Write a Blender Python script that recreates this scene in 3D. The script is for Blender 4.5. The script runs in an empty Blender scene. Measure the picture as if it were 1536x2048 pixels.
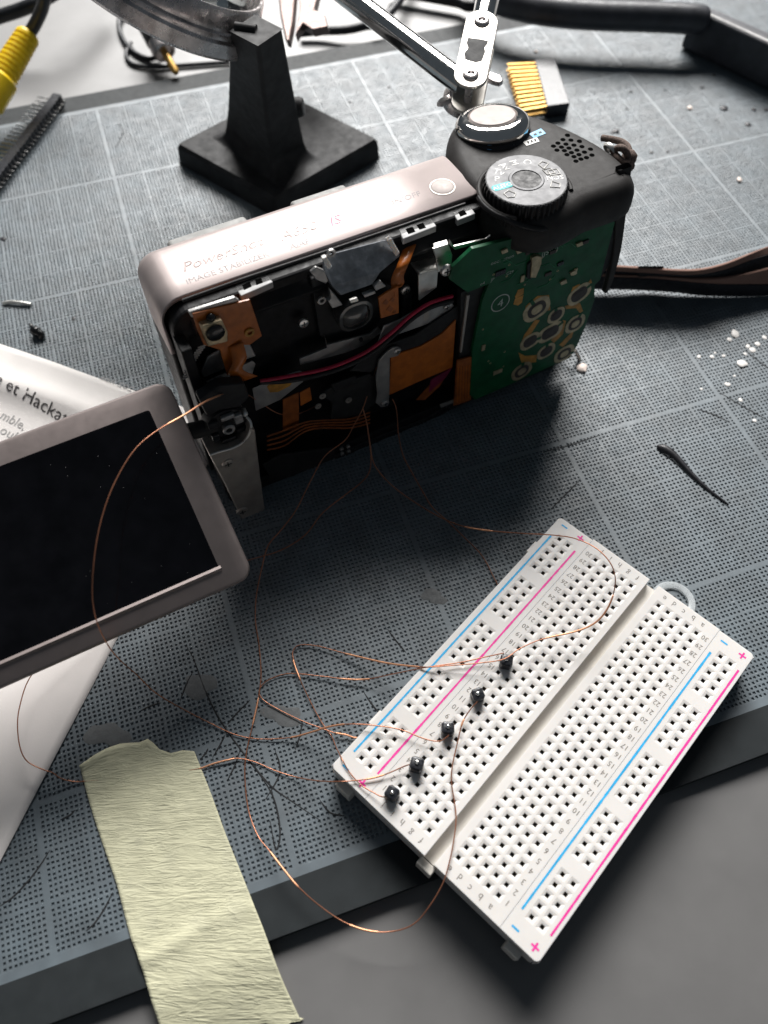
import bpy, bmesh, math, random
import numpy as np
from mathutils import Vector, Matrix
random.seed(7); rng = np.random.default_rng(7)
R = math.radians
scene = bpy.context.scene
COL = scene.collection
scene.unit_settings.scale_length = 0.01          # one unit is one centimetre

# ------------------------------------------------------------------ camera, light, exposure
CAM = np.array([-1.3369, -3.0265, 18.0743])
RC = np.array([[0.9462, -0.2758, 0.1689], [-0.3234, -0.8181, 0.4756], [0.0070, -0.5047, -0.8633]])  # columns: right, down, forward
cd = bpy.data.cameras.new('camera'); co = bpy.data.objects.new('camera', cd); COL.objects.link(co)
m = Matrix.Identity(4)
for i in range(3):
    m[i][0] = RC[i, 0]; m[i][1] = -RC[i, 1]; m[i][2] = -RC[i, 2]; m[i][3] = CAM[i]
co.matrix_world = m
cd.sensor_width = 36; cd.sensor_fit = 'AUTO'; cd.lens = 1600 / 2048 * 36
cd.clip_start = 0.5; cd.clip_end = 1000
cd.dof.use_dof = True; cd.dof.focus_distance = 18.6; cd.dof.aperture_fstop = 0.145
scene.camera = co

wd = bpy.data.worlds.new('World'); scene.world = wd; wd.use_nodes = True
wd.node_tree.nodes['Background'].inputs[0].default_value = (0.72, 0.86, 1.0, 1)
wd.node_tree.nodes['Background'].inputs[1].default_value = 0.07

def area(name, az, el, dist, tgt, w, h, power, color):
    ld = bpy.data.lights.new(name, 'AREA'); ld.shape = 'RECTANGLE'; ld.size = w; ld.size_y = h
    ld.energy = power; ld.color = color
    o = bpy.data.objects.new(name, ld); COL.objects.link(o)
    d = Vector((math.cos(R(el)) * math.sin(R(az)), math.cos(R(el)) * math.cos(R(az)), math.sin(R(el))))
    o.location = Vector(tgt) + d * dist
    o.rotation_euler = d.to_track_quat('Z', 'Y').to_euler()
    return o
# the window in the wall beyond the desk
area('window_light', 20, 40, 180, (3, 8, 0), 108, 80, 735000, (1.0, 0.98, 0.955))

scene.view_settings.view_transform = 'Standard'; scene.view_settings.look = 'None'
scene.view_settings.exposure = 0; scene.view_settings.gamma = 1

# ------------------------------------------------------------------ helpers
def ray(px, py): return RC @ np.array([(px - 768) / 1600, (py - 1024) / 1600, 1.0])
def P(px, py, z=0.0):
    d = ray(px, py); return Vector(CAM + (z - CAM[2]) / d[2] * d)
def Dp(px, py, depth): return Vector(CAM + ray(px, py) * depth)

class MB:
    def __init__(s): s.v = []; s.f = []; s.m = []
    def add(s, vs, fs, mi=0):
        b = len(s.v); s.v += [tuple(map(float, p)) for p in vs]
        s.f += [tuple(b + i for i in f) for f in fs]; s.m += [mi] * len(fs); return s
    def prism(s, poly, off, mi=0):
        n = len(poly); off = Vector(off); a = [Vector(p) for p in poly]; b = [p + off for p in a]
        nrm = Vector((0, 0, 0))
        for i in range(n): nrm += a[i].cross(a[(i + 1) % n])
        if nrm.dot(off) > 0: a.reverse(); b.reverse()
        return s.add(a + b, [tuple(range(n)), tuple(range(2 * n - 1, n - 1, -1))] +
                     [(i, i + n, (i + 1) % n + n, (i + 1) % n) for i in range(n)], mi)
    def box(s, x0, x1, y0, y1, z0, z1, mi=0):
        return s.prism([(x0, y0, z0), (x1, y0, z0), (x1, y1, z0), (x0, y1, z0)], (0, 0, z1 - z0), mi)
    def tube(s, pts, r, n=8, mi=0, cap=True):
        pts = [Vector(p) for p in pts]; rs = r if isinstance(r, (list, tuple)) else [r] * len(pts)
        vs = []; fs = []; prev = None
        for i, p in enumerate(pts):
            t = (pts[min(i + 1, len(pts) - 1)] - pts[max(i - 1, 0)])
            if t.length < 1e-9: t = Vector((0, 0, 1))
            t.normalize()
            if prev is None:
                u = t.orthogonal().normalized()
            else:
                u = prev - t * prev.dot(t)
                u = u.normalized() if u.length > 1e-6 else t.orthogonal().normalized()
            prev = u; w = t.cross(u)
            for k in range(n):
                a = 2 * math.pi * k / n
                vs.append(p + (u * math.cos(a) + w * math.sin(a)) * rs[i])
        for i in range(len(pts) - 1):
            for k in range(n):
                fs.append((i * n + k, i * n + (k + 1) % n, (i + 1) * n + (k + 1) % n, (i + 1) * n + k))
        if cap:
            fs.append(tuple(range(n - 1, -1, -1))); fs.append(tuple(range((len(pts) - 1) * n, len(pts) * n)))
        return s.add(vs, fs, mi)
    def lathe(s, prof, c=(0, 0, 0), axis=(0, 0, 1), n=32, mi=0, cap=True):
        c = Vector(c); ax = Vector(axis).normalized(); u = ax.orthogonal().normalized(); w = ax.cross(u)
        vs = []; fs = []
        for r, h in prof:
            for k in range(n):
                a = 2 * math.pi * k / n
                vs.append(c + ax * h + (u * math.cos(a) + w * math.sin(a)) * r)
        for i in range(len(prof) - 1):
            for k in range(n):
                fs.append((i * n + k, i * n + (k + 1) % n, (i + 1) * n + (k + 1) % n, (i + 1) * n + k))
        if cap:
            fs.append(tuple(range(n - 1, -1, -1))); fs.append(tuple(range((len(prof) - 1) * n, len(prof) * n)))
        return s.add(vs, fs, mi)
    def grid(s, rows, mi=0, close=False):
        nr = len(rows); nc = len(rows[0]); vs = [p for r in rows for p in r]; fs = []
        for i in range(nr - 1):
            for j in range(nc - 1 + (1 if close else 0)):
                fs.append((i * nc + j, i * nc + (j + 1) % nc, (i + 1) * nc + (j + 1) % nc, (i + 1) * nc + j))
        return s.add(vs, fs, mi)
    def rings(s, outline, levels, mi=0):
        """outline: list of (x,y); levels: (inset, z) bottom to top; closed shell"""
        n = len(outline); pts = [Vector((x, y)) for x, y in outline]
        ar = sum(pts[i].x * pts[(i + 1) % n].y - pts[(i + 1) % n].x * pts[i].y for i in range(n))
        nr = []
        for i in range(n):
            t = (pts[(i + 1) % n] - pts[i - 1]); t.normalize()
            q = Vector((-t.y, t.x)); nr.append(q if ar > 0 else -q)
        vs = []; fs = []
        for ins, z in levels:
            for p, q in zip(pts, nr): vs.append((p.x + q.x * ins, p.y + q.y * ins, z))
        for i in range(len(levels) - 1):
            for k in range(n):
                f = (i * n + k, i * n + (k + 1) % n, (i + 1) * n + (k + 1) % n, (i + 1) * n + k)
                fs.append(f if ar > 0 else f[::-1])
        top = tuple(range((len(levels) - 1) * n, len(levels) * n)); bot = tuple(range(n - 1, -1, -1))
        fs.append(top if ar > 0 else top[::-1]); fs.append(bot if ar > 0 else bot[::-1])
        return s.add(vs, fs, mi)

def obj(name, mb, mat, parent=None, smooth=0, bevel=0, seg=2):
    me = bpy.data.meshes.new(name); me.from_pydata(mb.v, [], mb.f)
    mats = mat if isinstance(mat, (list, tuple)) else [mat]
    for q in mats: me.materials.append(q)
    if len(mats) > 1: me.polygons.foreach_set('material_index', mb.m)
    me.update()
    if smooth:
        me.polygons.foreach_set('use_smooth', [True] * len(me.polygons))
        me.set_sharp_from_angle(angle=R(smooth))
    o = bpy.data.objects.new(name, me); COL.objects.link(o)
    if parent: o.parent = parent
    if bevel:
        b = o.modifiers.new('bevel', 'BEVEL'); b.width = bevel; b.segments = seg; b.limit_method = 'ANGLE'; b.angle_limit = R(35)
        b.harden_normals = False
    return o
def tag(o, label, cat, group=None, kind=None):
    o['label'] = label
    if cat: o['category'] = cat
    if group: o['group'] = group
    if kind: o['kind'] = kind
    return o
def empty(name, mat4, label, cat, group=None):
    o = bpy.data.objects.new(name, None); COL.objects.link(o); o.matrix_world = mat4; o.empty_display_size = .3
    return tag(o, label, cat, group)
def smoothpath(pts, k=6):
    pts = [Vector(p) for p in pts]; out = []
    for i in range(len(pts) - 1):
        a = pts[max(i - 1, 0)]; b = pts[i]; c = pts[i + 1]; d = pts[min(i + 2, len(pts) - 1)]
        for j in range(k):
            t = j / k
            out.append(0.5 * ((2 * b) + (c - a) * t + (2 * a - 5 * b + 4 * c - d) * t * t + (3 * b - a - 3 * c + d) * t ** 3))
    out.append(pts[-1]); return out
def rrect(w, h, r, n=5, cx=0, cy=0):
    out = []
    for sx, sy, a0 in ((1, 1, 0), (-1, 1, 90), (-1, -1, 180), (1, -1, 270)):
        for i in range(n + 1):
            a = R(a0 + 90 * i / n); out.append((cx + sx * (w / 2 - r) + r * math.cos(a), cy + sy * (h / 2 - r) + r * math.sin(a)))
    return out
def ngon(cx, cy, r, n=20, ry=None):
    ry = ry or r
    return [(cx + r * math.cos(2 * math.pi * i / n), cy + ry * math.sin(2 * math.pi * i / n)) for i in range(n)]
TXT = {}
def text_polys(s, ext=0.0, shear=0.0, res=2):
    key = (s, ext, shear, res)
    if key not in TXT:
        c = bpy.data.curves.new('t', 'FONT'); c.body = s; c.size = 1; c.extrude = ext; c.shear = shear; c.resolution_u = res
        o = bpy.data.objects.new('t', c); COL.objects.link(o)
        dg = bpy.context.evaluated_depsgraph_get(); me = bpy.data.meshes.new_from_object(o.evaluated_get(dg))
        TXT[key] = ([v.co.copy() for v in me.vertices], [tuple(p.vertices) for p in me.polygons])
        bpy.data.objects.remove(o); bpy.data.curves.remove(c); bpy.data.meshes.remove(me)
    return TXT[key]
def text(mb, s, org, xd, yd, size, ext=0.0, center=True, shear=0.0, mi=0, sx=1.0):
    vs, fs = text_polys(s, ext, shear)
    if not vs: return
    xd = Vector(xd).normalized(); yd = Vector(yd).normalized(); zd = xd.cross(yd); org = Vector(org)
    ox = (max(v.x for v in vs) + min(v.x for v in vs)) / 2 if center else 0
    oy = (max(v.y for v in vs) + min(v.y for v in vs)) / 2 if center else 0
    mb.add([org + xd * ((v.x - ox) * size * sx) + yd * ((v.y - oy) * size) + zd * (v.z * size) for v in vs], fs, mi)

# ------------------------------------------------------------------ materials
def mat(name, col, rough=.5, metal=0, var=.12, vscale=3., bump=0, bscale=40., rvar=.12, col2=None, spec=.5, coat=0, trans=0, stretch=None, ior=1.45, dirt=0, dscale=1.5, dcol=(.2, .19, .18), sss=0):
    mt = bpy.data.materials.new(name); mt.use_nodes = True; nt = mt.node_tree; N = nt.nodes; Lk = nt.links
    b = N['Principled BSDF']; b.inputs['Roughness'].default_value = rough; b.inputs['Metallic'].default_value = metal
    b.inputs['Specular IOR Level'].default_value = spec; b.inputs['IOR'].default_value = ior
    b.inputs['Coat Weight'].default_value = coat; b.inputs['Transmission Weight'].default_value = trans
    if sss:
        b.inputs['Subsurface Weight'].default_value = sss; b.inputs['Subsurface Radius'].default_value = (.08, .07, .06); b.inputs['Subsurface Scale'].default_value = 1
    tc = N.new('ShaderNodeTexCoord'); vec = tc.outputs['Object']
    if stretch:
        mp = N.new('ShaderNodeMapping'); mp.inputs['Scale'].default_value = stretch; Lk.new(vec, mp.inputs[0]); vec = mp.outputs[0]
    n1 = N.new('ShaderNodeTexNoise'); n1.inputs['Scale'].default_value = vscale; n1.inputs['Detail'].default_value = 5; Lk.new(vec, n1.inputs['Vector'])
    mx = N.new('ShaderNodeMix'); mx.data_type = 'RGBA'
    c2 = col2 or tuple(min(1, c * (1 + var * 2)) for c in col)
    c1 = col if col2 else tuple(c * (1 - var) for c in col)
    mx.inputs[6].default_value = (*c1, 1); mx.inputs[7].default_value = (*c2, 1)
    mr = N.new('ShaderNodeMapRange'); mr.inputs[1].default_value = .3; mr.inputs[2].default_value = .7; Lk.new(n1.outputs[0], mr.inputs[0])
    Lk.new(mr.outputs[0], mx.inputs[0]); colout = mx.outputs[2]
    if dirt:
        n3 = N.new('ShaderNodeTexNoise'); n3.inputs['Scale'].default_value = dscale; n3.inputs['Detail'].default_value = 7; n3.inputs['Roughness'].default_value = .65; Lk.new(tc.outputs['Object'], n3.inputs['Vector'])
        r3 = N.new('ShaderNodeMapRange'); r3.inputs[1].default_value = .52; r3.inputs[2].default_value = .75; r3.inputs[4].default_value = dirt; Lk.new(n3.outputs[0], r3.inputs[0])
        m3 = N.new('ShaderNodeMix'); m3.data_type = 'RGBA'; m3.inputs[7].default_value = (*dcol, 1); Lk.new(r3.outputs[0], m3.inputs[0]); Lk.new(colout, m3.inputs[6]); colout = m3.outputs[2]
    Lk.new(colout, b.inputs['Base Color'])
    if rvar:
        n2 = N.new('ShaderNodeTexNoise'); n2.inputs['Scale'].default_value = vscale * 2.3; n2.inputs['Detail'].default_value = 6; Lk.new(vec, n2.inputs['Vector'])
        r2 = N.new('ShaderNodeMapRange'); r2.inputs[1].default_value = .3; r2.inputs[2].default_value = .7
        r2.inputs[3].default_value = max(.02, rough - rvar); r2.inputs[4].default_value = min(1, rough + rvar)
        Lk.new(n2.outputs[0], r2.inputs[0]); Lk.new(r2.outputs[0], b.inputs['Roughness'])
    if bump:
        nb = N.new('ShaderNodeTexNoise'); nb.inputs['Scale'].default_value = bscale; nb.inputs['Detail'].default_value = 4; Lk.new(vec, nb.inputs['Vector'])
        bp = N.new('ShaderNodeBump'); bp.inputs['Strength'].default_value = bump; bp.inputs['Distance'].default_value = .02; Lk.new(nb.outputs[0], bp.inputs['Height']); Lk.new(bp.outputs[0], b.inputs['Normal'])
    return mt
M = {}
M['desk'] = mat('desk laminate', (.122, .119, .117), .52, spec=.9, var=.05, vscale=.6, bump=.12, bscale=60, rvar=.05, dirt=.25, dscale=.8, dcol=(.15, .145, .14))
M['mat_top'] = mat('mat vinyl', (.092, .118, .136), .55, var=.18, vscale=1.2, bump=.10, bscale=70, rvar=.08, dirt=.35, dscale=.5, dcol=(.10, .108, .112), spec=1.0)
M['mat_border'] = mat('mat border', (.022, .026, .028), .50, spec=.25, var=.1, vscale=2, bump=.3, bscale=160, rvar=.06)
M['cut'] = mat('cut groove', (.012, .013, .015), .7)
M['glue'] = mat('dried glue', (.105, .112, .115), .6, var=.10, vscale=6, bump=.25, bscale=22, spec=.8)
M['abs'] = mat('white plastic', (.77, .745, .72), .40, var=.015, vscale=1.5, rvar=.06, dirt=.12, dscale=.5, dcol=(.72, .66, .55), sss=.5)
M['abs2'] = mat('off white plastic', (.66, .63, .58), .45, var=.03, vscale=1.5, dirt=.3, dscale=.8, dcol=(.6, .5, .36))
M['contact'] = mat('spring contact', (.17, .145, .12), .5, .3)
M['blue_ink'] = mat('blue ink', (.02, .38, .72), .5, var=.12, vscale=14)
M['pink_ink'] = mat('pink ink', (.78, .04, .32), .5, var=.12, vscale=14)
M['grey_ink'] = mat('grey ink', (.20, .18, .16), .6, var=.3, vscale=12)
M['black'] = mat('black plastic', (.018, .018, .019), .48, spec=.3, var=.2, vscale=4, bump=.1, bscale=60)
M['black_gloss'] = mat('glossy black', (.012, .012, .013), .18, var=.2)
M['black_in'] = mat('black inner frame', (.010, .010, .011), .5, spec=.22, var=.3, vscale=3)
M['grip'] = mat('grip rubber', (.036, .034, .033), .52, spec=.18, var=.12, vscale=3, bump=.25, bscale=150, rvar=.05)
M['header'] = mat('header plastic', (.016, .017, .021), .28, var=.3, vscale=14, bump=.2, bscale=14)
M['pin'] = mat('tinned pin', (.72, .71, .69), .22, 1, var=.1, vscale=10)
M['solder'] = mat('solder', (.78, .77, .75), .2, 1, var=.15, vscale=12, bump=.5, bscale=20)
M['enamel'] = mat('brown wire enamel', (.40, .17, .10), .32, .7, var=.2, vscale=1.2, rvar=.05)
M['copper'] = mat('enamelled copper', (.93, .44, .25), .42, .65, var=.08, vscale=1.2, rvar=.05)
M['letter'] = mat('letter metal with relief shade', (.33, .27, .26), .5, .2)  # darker than the cover, standing in for shade around the raised letters
M['lip'] = mat('light grey plastic', (.30, .30, .29), .5, spec=.3)
M['void'] = mat('hole', (.004, .004, .004), 1, spec=0)
M['flake'] = mat('white flake', (.80, .77, .74), .45, var=.05)
M['brownmet'] = mat('brown tarnished metal', (.15, .11, .10), .42, .7)
M['pinkmet'] = mat('champagne metal', (.43, .37, .358), .47, .45, spec=.3, var=.02, vscale=2, bump=.05, bscale=120, rvar=.02)
M['bezel'] = mat('screen bezel', (.255, .215, .205), .46, .5, var=.04, vscale=3, bump=.1, bscale=90, rvar=.04)
M['lcd'] = mat('screen glass', (.003, .003, .004), .10, var=.3, vscale=2, rvar=.06, spec=.35)
M['hinge'] = mat('hinge metal', (.40, .37, .34), .52, .8, var=.1, vscale=3)
M['silver'] = mat('bright steel', (.66, .65, .62), .38, 1, var=.12, vscale=3)
M['steel_dull'] = mat('dull steel', (.34, .335, .33), .42, .8, var=.15, vscale=3)
M['grey_plate'] = mat('grey shield plate', (.20, .215, .235), .42, .35, var=.2, vscale=5, dirt=.5, dscale=5, dcol=(.45, .47, .5))
M['chrome'] = mat('chrome', (.80, .78, .75), .10, 1, var=.05, rvar=.05)
M['btn'] = mat('button metal', (.46, .41, .39), .55, .1, spec=.2, var=.03)
M['dialtop'] = mat('dial face', (.15, .15, .155), .46, .15, spec=.22, var=.06, rvar=.06)
M['white_print'] = mat('white print', (.82, .80, .76), .5, var=.04)
M['teal_print'] = mat('teal print', (.0, .42, .42), .5)
M['sky_print'] = mat('sky blue print', (.16, .45, .72), .5)
M['grey_print'] = mat('engraved grey', (.25, .23, .23), .5)
M['red_print'] = mat('red print', (.75, .05, .14), .45)
M['tabwhite'] = mat('tab plastic', (.36, .36, .36), .5, var=.06)
M['orange'] = mat('polyimide film', (.40, .105, .010), .40, var=.15, vscale=5, coat=.2)
M['orange_d'] = mat('dark polyimide film', (.24, .065, .012), .40, var=.25, vscale=5)
M['pcb'] = mat('green circuit board', (.004, .080, .029), .45, spec=.25, var=.18, vscale=2.5, coat=.15)
M['track'] = mat('masked copper track', (.02, .17, .07), .45, spec=.3)
M['trace'] = mat('amber trace', (.42, .20, .03), .45, var=.25, vscale=6)
M['carbon'] = mat('carbon pad', (.05, .042, .040), .6)
M['padgrey'] = mat('pad metal', (.44, .36, .23), .42, .5, var=.2, vscale=6)
M['silk'] = mat('silkscreen', (.42, .47, .43), .6)
M['eyecup'] = mat('smoked eyepiece', (.05, .048, .046), .16, var=.4, vscale=2.2, coat=.5)
M['redwire'] = mat('red wire sheath', (.42, .008, .045), .35)
M['magenta'] = mat('magenta film', (.17, .01, .05), .4)
M['paper'] = mat('paper', (.80, .76, .735), .85, var=.02, vscale=1.2, bump=.1, bscale=20, spec=.2)
M['ink'] = mat('printed ink', (.07, .065, .065), .8)
M['ink_l'] = mat('faint printed ink', (.36, .35, .345), .8)
M['iron'] = mat('cast iron paint', (.030, .030, .031), .5, spec=.13, var=.2, vscale=2, bump=.25, bscale=30, rvar=.08)
M['plate'] = mat('satin steel', (.36, .345, .32), .42, 1, var=.1, rvar=.08)
M['rim'] = mat('tarnished chrome', (.56, .52, .51), .28, .8, var=.3, vscale=2, rvar=.1)
M['brass'] = mat('gold plated pin', (.62, .38, .12), .46, .85, var=.08)
M['yellow'] = mat('yellow plug rubber', (.85, .58, .01), .4, var=.06)
M['cable'] = mat('black cable', (.022, .024, .028), .4, var=.15)
M['strap'] = mat('brown woven strap', (.23, .13, .10), .75, var=.2, vscale=60, bump=.8, bscale=70)
M['strap_b'] = mat('dark woven band', (.014, .015, .020), .8, bump=.6, bscale=70)
M['cord'] = mat('brown cord', (.12, .085, .07), .8, var=.4, vscale=25, bump=.8, bscale=60)
M['crumb'] = mat('pale crumb', (.78, .66, .60), .5, var=.15, vscale=10)  # also colours the lump that stands for a light spot
M['scrap'] = mat('black scrap', (.022, .022, .026), .4)
M['tool'] = mat('tool handle rubber', (.045, .047, .055), .42, var=.15, vscale=2, bump=.15, bscale=60)

def glass(name, col, rough=.05, ior=1.45, alpha=None):
    mt = bpy.data.materials.new(name); mt.use_nodes = True; b = mt.node_tree.nodes['Principled BSDF']
    b.inputs['Base Color'].default_value = (*col, 1); b.inputs['Roughness'].default_value = rough; b.inputs['Transmission Weight'].default_value = 1; b.inputs['IOR'].default_value = ior
    return mt
M['lens'] = glass('lens glass', (.93, .97, .95), .02)
M['clear'] = mat('translucent rubber', (.66, .70, .72), .32, trans=.4, var=.05, vscale=5)

# masking tape: pale, finely crinkled across its length
def tape_mat():
    mt = mat('masking tape', (.60, .585, .41), .62, var=.05, vscale=2.5, rvar=.05, dirt=.30, dscale=1.3, dcol=(.46, .45, .36), spec=.35)
    nt = mt.node_tree; N = nt.nodes; Lk = nt.links; b = N['Principled BSDF']
    tc = N.new('ShaderNodeTexCoord'); acc = None
    for rot, sc, wt, dist in ((17, (1.5, 7.5, 1), .5, 1.5), (34, (1.8, 9.5, 1), .45, 1.8), (8, (.6, 2.4, 1), .8, 1.0)):
        mp = N.new('ShaderNodeMapping'); mp.inputs['Rotation'].default_value = (0, 0, R(rot)); mp.inputs['Scale'].default_value = sc; Lk.new(tc.outputs['UV'], mp.inputs[0])
        n = N.new('ShaderNodeTexNoise'); n.inputs['Scale'].default_value = 1.0; n.inputs['Detail'].default_value = 2.5; n.inputs['Distortion'].default_value = dist; Lk.new(mp.outputs[0], n.inputs['Vector'])
        # ridged: sharp thin creases
        sb = N.new('ShaderNodeMath'); sb.operation = 'SUBTRACT'; sb.inputs[1].default_value = .5; Lk.new(n.outputs[0], sb.inputs[0])
        ab = N.new('ShaderNodeMath'); ab.operation = 'ABSOLUTE'; Lk.new(sb.outputs[0], ab.inputs[0])
        sq = N.new('ShaderNodeMath'); sq.operation = 'POWER'; sq.inputs[1].default_value = .6; Lk.new(ab.outputs[0], sq.inputs[0])
        am = N.new('ShaderNodeTexNoise'); am.inputs['Scale'].default_value = 1.1 + wt; am.inputs['Detail'].default_value = 2; Lk.new(tc.outputs['UV'], am.inputs['Vector'])
        ml = N.new('ShaderNodeMath'); ml.operation = 'MULTIPLY'; Lk.new(sq.outputs[0], ml.inputs[0]); Lk.new(am.outputs[0], ml.inputs[1])
        m2 = N.new('ShaderNodeMath'); m2.operation = 'MULTIPLY_ADD'; m2.inputs[1].default_value = -wt; Lk.new(ml.outputs[0], m2.inputs[0])
        if acc: Lk.new(acc, m2.inputs[2])
        else: m2.inputs[2].default_value = 0
        acc = m2.outputs[0]
    bp = N.new('ShaderNodeBump'); bp.inputs['Strength'].default_value = .75; bp.inputs['Distance'].default_value = .095; Lk.new(acc, bp.inputs['Height']); Lk.new(bp.outputs[0], b.inputs['Normal'])
    return mt
M['tape'] = tape_mat()
for q, w_, r_ in (('desk', .9, .56), ('mat_top', .55, .56)):
    b_ = M[q].node_tree.nodes['Principled BSDF']; b_.inputs['Coat Weight'].default_value = w_; b_.inputs['Coat Roughness'].default_value = r_

# ------------------------------------------------------------------ setting: desk
DZ = -.32
mb = MB(); mb.add([(-160, -120, DZ), (160, -120, DZ), (160, 70, DZ), (-160, 70, DZ), (-160, -120, DZ - 3), (160, -120, DZ - 3), (160, 70, DZ - 3), (-160, 70, DZ - 3)],
                  [(0, 1, 2, 3), (7, 6, 5, 4), (0, 4, 5, 1), (1, 5, 6, 2), (2, 6, 7, 3), (3, 7, 4, 0)])
desk = obj('desk_surface', mb, M['desk']); tag(desk, 'grey laminate desk top under the cutting mat', None, kind='structure')

# ------------------------------------------------------------------ cutting mat
mat_e = empty('cutting_mat', Matrix.Identity(4), 'dark grey perforated gridded work mat lying on the desk', 'mat')
X0, X1, Y0, Y1 = -14.0, 33.0, -0.755, 26.75
BW = .95
def breaks(lo, hi, org, scale, offs):
    """1 cm cells of nine holes with thin gaps; a wider bar every fifth cell"""
    out = []
    k0 = int(math.floor((lo - org) / scale)) - 1
    k = k0
    while org + k * scale < hi:
        c = org + k * scale
        g = .048 if k % 5 == 0 else .012            # half width of the solid bar
        gn = .048 if (k + 1) % 5 == 0 else .012
        out.append((c - g, c + g, 0))
        a, b = c + g, c + scale - gn; n = 9; w = (b - a) / n
        for i in range(n): out.append((a + i * w, a + (i + 1) * w, 1))
        k += 1
    return [(max(a, lo), min(b, hi), t if (a >= lo and b <= hi) else 0) for a, b, t in out if b > lo + 1e-6 and a < hi - 1e-6]
xs = breaks(X0, X1, 7.60, .990, 0); ys = breaks(Y0 + .10, Y1 - .1, 2.43, 1.006, 0)
xs = [(a, b, t) for a, b, t in xs]; ys = [(Y0, Y0 + .10, 0)] + ys + [(Y1 - .1, Y1, 0)]
xa = np.array([q[0] for q in xs]); xb = np.array([q[1] for q in xs]); xt = np.array([q[2] for q in xs])
ya = np.array([q[0] for q in ys]); yb = np.array([q[1] for q in ys]); yt = np.array([q[2] for q in ys])
gx, gy = np.meshgrid(np.arange(len(xs)), np.arange(len(ys))); gx = gx.ravel(); gy = gy.ravel()
cx = (xa[gx] + xb[gx]) / 2; cy = (ya[gy] + yb[gy]) / 2
rel = np.stack([cx - CAM[0], cy - CAM[1], np.full_like(cx, -CAM[2])], 1) @ RC
pxx = 768 + 1600 * rel[:, 0] / rel[:, 2]; pyy = 1024 + 1600 * rel[:, 1] / rel[:, 2]
inview = (pxx > -420) & (pxx < 1960) & (pyy > -120) & (pyy < 2300)
hole = (xt[gx] == 1) & (yt[gy] == 1) & inview
# faces: plain cells then hole cells
def quads_mesh(name, V, F, mat, parent):
    me = bpy.data.meshes.new(name); me.vertices.add(len(V)); me.vertices.foreach_set('co', V.astype(np.float32).ravel())
    nf = len(F); me.loops.add(nf * 4); me.polygons.add(nf)
    me.polygons.foreach_set('loop_start', np.arange(0, nf * 4, 4, dtype=np.int32)); me.loops.foreach_set('vertex_index', F.astype(np.int32).ravel())
    me.polygons.foreach_set('use_smooth', np.zeros(nf, dtype=bool)); me.materials.append(mat); me.update(calc_edges=True); me.validate()
    o = bpy.data.objects.new(name, me); COL.objects.link(o); o.parent = parent; return o
pl = ~hole
def rectV(x0, x1, y0, y1, z): return np.stack([np.stack([x0, y0, z], 1), np.stack([x1, y0, z], 1), np.stack([x1, y1, z], 1), np.stack([x0, y1, z], 1)], 1)
i0 = gx[pl]; j0 = gy[pl]; z0 = np.zeros(len(i0))
Vp = rectV(xa[i0], xb[i0], ya[j0], yb[j0], z0).reshape(-1, 3); Fp = np.arange(len(Vp)).reshape(-1, 4)
i1 = gx[hole]; j1 = gy[hole]; n = len(i1)
ox = xb[i1] - xa[i1]; oy = yb[j1] - ya[j1]; hx = cx[hole] + rng.normal(0, .0035, n); hy = cy[hole] + rng.normal(0, .0035, n)
sz = .272 * (1 + rng.normal(0, .055, n)) ; wob = rng.normal(0, .004, (n, 2))
zr = np.abs(rng.normal(0, .0011, n)) * -1
A = rectV(xa[i1], xb[i1], ya[j1], yb[j1], np.zeros(n))
B = rectV(hx - ox * sz + wob[:, 0], hx + ox * sz, hy - oy * sz, hy + oy * sz + wob[:, 1], -.0001 + zr)
Cc = rectV(hx - ox * sz * .98, hx + ox * sz * .98, hy - oy * sz * .98, hy + oy * sz * .98, np.full(n, -.034))
Vh = np.concatenate([A, B, Cc], 1).reshape(-1, 3); base = (np.arange(n) * 12)[:, None, None]
loc = np.array([[0, 1, 5, 4], [1, 2, 6, 5], [2, 3, 7, 6], [3, 0, 4, 7], [4, 5, 9, 8], [5, 6, 10, 9], [6, 7, 11, 10], [7, 4, 8, 11], [8, 9, 10, 11]])
Fh = (base + loc[None]).reshape(-1, 4) + len(Vp)
surf = quads_mesh('perforated_surface', np.concatenate([Vp, Vh]), np.concatenate([Fp, Fh]), M['mat_top'], mat_e); surf['kind'] = 'stuff'
mb = MB()
ZB = -.004
for x0, x1, y0, y1 in ((X0 - BW, X1 + BW, Y0 - BW, Y0), (X0 - BW, X1 + BW, Y1, Y1 + BW), (X0 - BW, X0, Y0, Y1), (X1, X1 + BW, Y0, Y1)):
    mb.box(x0, x1, y0, y1, DZ + .002, ZB)
mb.box(X0, X1, Y0, Y1, DZ + .002, -.12)
obj('border', mb, M['mat_border'], mat_e, bevel=.012)

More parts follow.
